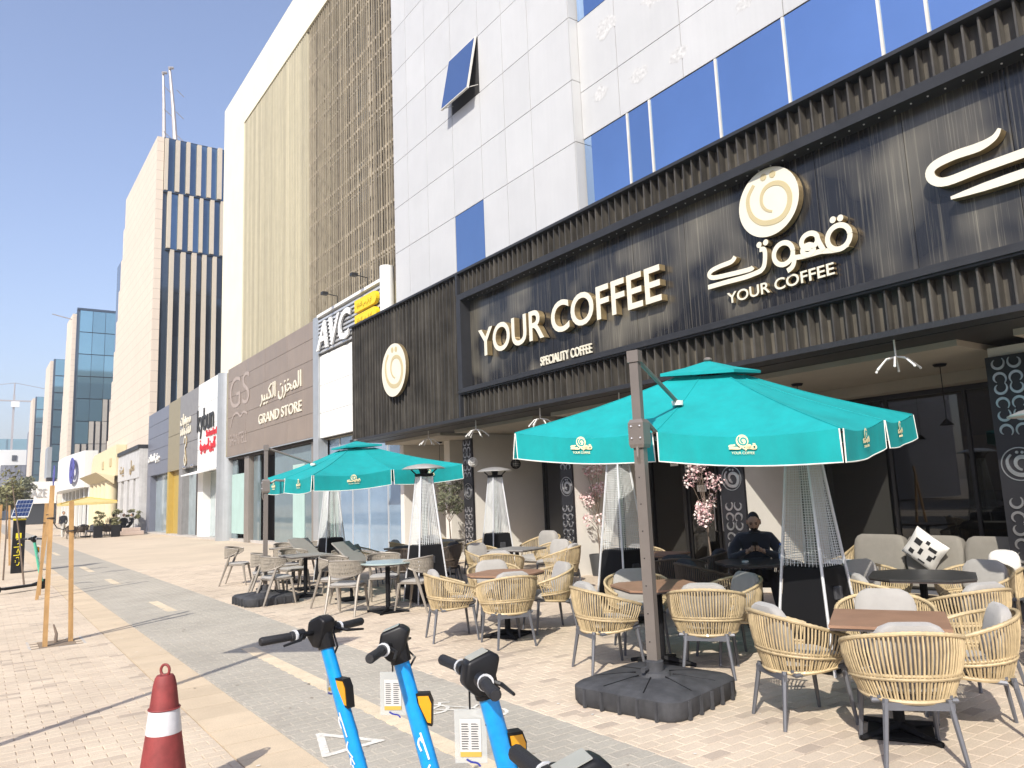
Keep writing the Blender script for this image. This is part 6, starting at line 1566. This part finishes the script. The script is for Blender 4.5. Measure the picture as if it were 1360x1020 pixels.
MB().lathe((7.98, 5.78, .958), [(.016, 0), (.016, .022)], 14).build('cap', M('blue_cap', (.02, .12, .55), .4), bt); MB().lathe((7.98, 5.78, .80), [(.0335, 0), (.0335, .06)], 16, False).build('bottle_label', M('bottle_label', (.35, .45, .65), .5), bt)
cg = thing('cigarette_pack', 'small white packet on the man table', 'box', (7.7, 6.1, .758)); MB().cbox(7.67, 7.74, 6.08, 6.13, .759, .78, .003).build('packet', m_paper, cg)
# ---- far terrace: seated people in black, chairs, planters, parasol, one walker
def far_person(x, y, fx, fy, seated, label, top, legs):
    p0 = Vector((x, y, .013)); A = atan2(-fx, fy); RZ2 = Matrix.Rotation(A, 3, 'Z'); t = thing('person', label, 'person', p0)
    if seated:
        Vv = [(0, 0, .55, (.2, .18)), (0, -.02, .85, (.2, .14)), (0, 0, 1.05, (.19, .11)), (0, .02, 1.18, .06), (.24, .08, .85, .06), (.2, .3, .75, .05), (-.24, .08, .85, .06), (-.2, .3, .75, .05), (.1, .4, .52, .09), (.1, .45, .1, .07), (-.1, .4, .52, .09), (-.1, .45, .1, .07), (.17, 0, 1.04, .07), (-.17, 0, 1.04, .07)]
        E_ = [(0, 1), (1, 2), (2, 3), (2, 12), (12, 4), (4, 5), (2, 13), (13, 6), (6, 7), (0, 8), (8, 9), (0, 10), (10, 11)]; hz = 1.31
    else:
        Vv = [(0, 0, .92, (.15, .11)), (0, 0, 1.15, (.15, .1)), (0, 0, 1.38, (.17, .1)), (0, .01, 1.5, .055), (.19, 0, 1.38, .06), (.24, .02, 1.12, .045), (.22, .14, .9, .04), (-.19, 0, 1.38, .06), (-.24, -.02, 1.12, .045), (-.22, -.1, .9, .04), (.09, .1, .5, .07), (.1, .22, .06, .05), (-.09, -.06, .5, .07), (-.1, -.22, .08, .05)]
        E_ = [(0, 1), (1, 2), (2, 3), (2, 4), (4, 5), (5, 6), (2, 7), (7, 8), (8, 9), (0, 10), (10, 11), (0, 12), (12, 13)]; hz = 1.63
    b = skin_mesh(Vv, E_, 1); n1 = len(b.f); h = head_mb((0, .03, hz), 0); b.merge(h)
    b.mi = [(2 if (i < n1 and sum(b.v[j][2] for j in f)/len(f) < (.95 if not seated else .5)) else 1 if i < n1 else 0) for i, f in enumerate(b.f)]
    pv = lambda v: RZ2 @ Vector(v)+p0
    b.v = [tuple(pv(v)) for v in b.v]; b.build('body', [m_skin, top, legs], t, smooth=True)
    hh = MB(); hh.ball((0, .005, hz+.03), .088, .1, .10, n=12, m=8); hh.v = [tuple(pv(v)) for v in hh.v]; hh.build('hair', m_hair if top != m_abaya else m_abaya, t, smooth=True); return t
m_bluecap = M('blue_headscarf', (.04, .05, .22), .9)
far_person(7.6, 58.6, .4, 1, True, 'seated person in black, leftmost of the far terrace group', m_abaya, m_abaya); far_person(8.2, 58.3, -.3, -1, True, 'seated person in black in the middle of the far group', m_abaya, m_abaya); far_person(8.85, 59.0, -1, .2, True, 'seated person in black, rightmost of the far group', m_abaya, m_abaya)
far_person(4.55, 57.5, .3, -1, False, 'person in dark top and pale trousers walking far away', m_navy, M('pale_trousers', (.5, .48, .44), .9))
m_pinkst = M('pink_planter_stone', (.50, .40, .34), .85, var=.1)
t = thing('stone_bench', 'low pinkish stone block beside the far terrace group', 'bench', (8.3, 56.8, 0)); MB().cbox(7.6, 9.2, 56.5, 57.0, .013, .28, .02).build('plinth', m_pinkst, t); MB().cbox(7.9, 9.0, 56.55, 56.95, .281, .5, .02).build('back_block', m_pinkst, t)
for i, (x, y) in enumerate(((4.9, 56), (5.5, 57), (6.0, 55.6), (6.4, 57.2), (5.2, 58.6), (6.9, 55.8), (7.0, 58.8), (5.9, 59.6), (8.2, 60.2), (7.3, 60.5))):
    c = copy_tree(proto['d']); c.location = (x, y, .013); c.rotation_euler.z = i*1.3; c['label'] = 'black cafe chair among the far terrace tables'; c['group'] = 'far terrace chairs'
t = thing('yellow_parasol', 'yellow striped flat parasol over the far terrace', 'parasol', (6.3, 58, 0))
ap = Vector((5.9, 58, 2.62)); cs = [Vector(v) for v in ((4.2, 55.6, 2.22), (7.4, 55.6, 2.30), (7.8, 60.8, 2.32), (4.4, 60.8, 2.25))]
for i in range(4):
    a, b = cs[i], cs[(i+1) % 4]
    MB().add([ap, a, b], [(0, 1, 2)]).build('canopy_panel', m_awny, t); MB().add([a, b, b-Vector((0, 0, .14)), a-Vector((0, 0, .14))], [(0, 1, 2, 3)]).build('valance', m_awny, t); MB().tube([ap, a], .05, 5).build('rib', M('ochre_frame', (.5, .33, .05), .6), t)
MB().tube([(5.9, 58, 0), (5.9, 58, 2.6)], .04, 8).build('pole', m_orn, t); MB().cbox(5.6, 6.2, 57.7, 58.3, .013, .09, .02).build('base', m_iron, t)
for i, x in enumerate((6.3, 7.3)):
    t = thing('planter_box', ['black planter box at the left of the far terrace', 'black planter box in front of the far seated group'][i], 'planter', (x, 55.2, 0)); MB().cbox(x-.25, x+.25, 55, 55.4, .013, .75, .02).build('box', m_sblk, t); mb = MB(); leaf_cloud(mb, (x, 55.2, .95), (.3, .2, .25), 120, .1, random.Random(i)); mb.build('leaves', m_leafg, t, kind='stuff')

# ================================================================== DUSTY AIR
hm = bpy.data.materials.new('dusty_air'); hm.use_nodes = True; hn = hm.node_tree; hn.nodes.clear()
pv = hn.nodes.new('ShaderNodeVolumePrincipled'); pv.inputs['Color'].default_value = (.93, .94, .97, 1); pv.inputs['Density'].default_value = .0011; pv.inputs['Anisotropy'].default_value = .25
ho_ = hn.nodes.new('ShaderNodeOutputMaterial'); hn.links.new(pv.outputs[0], ho_.inputs['Volume'])
hz = MB().box(-410, 410, -330, 910, -1.2, 62).build('haze', hm); hz['kind'] = 'stuff'
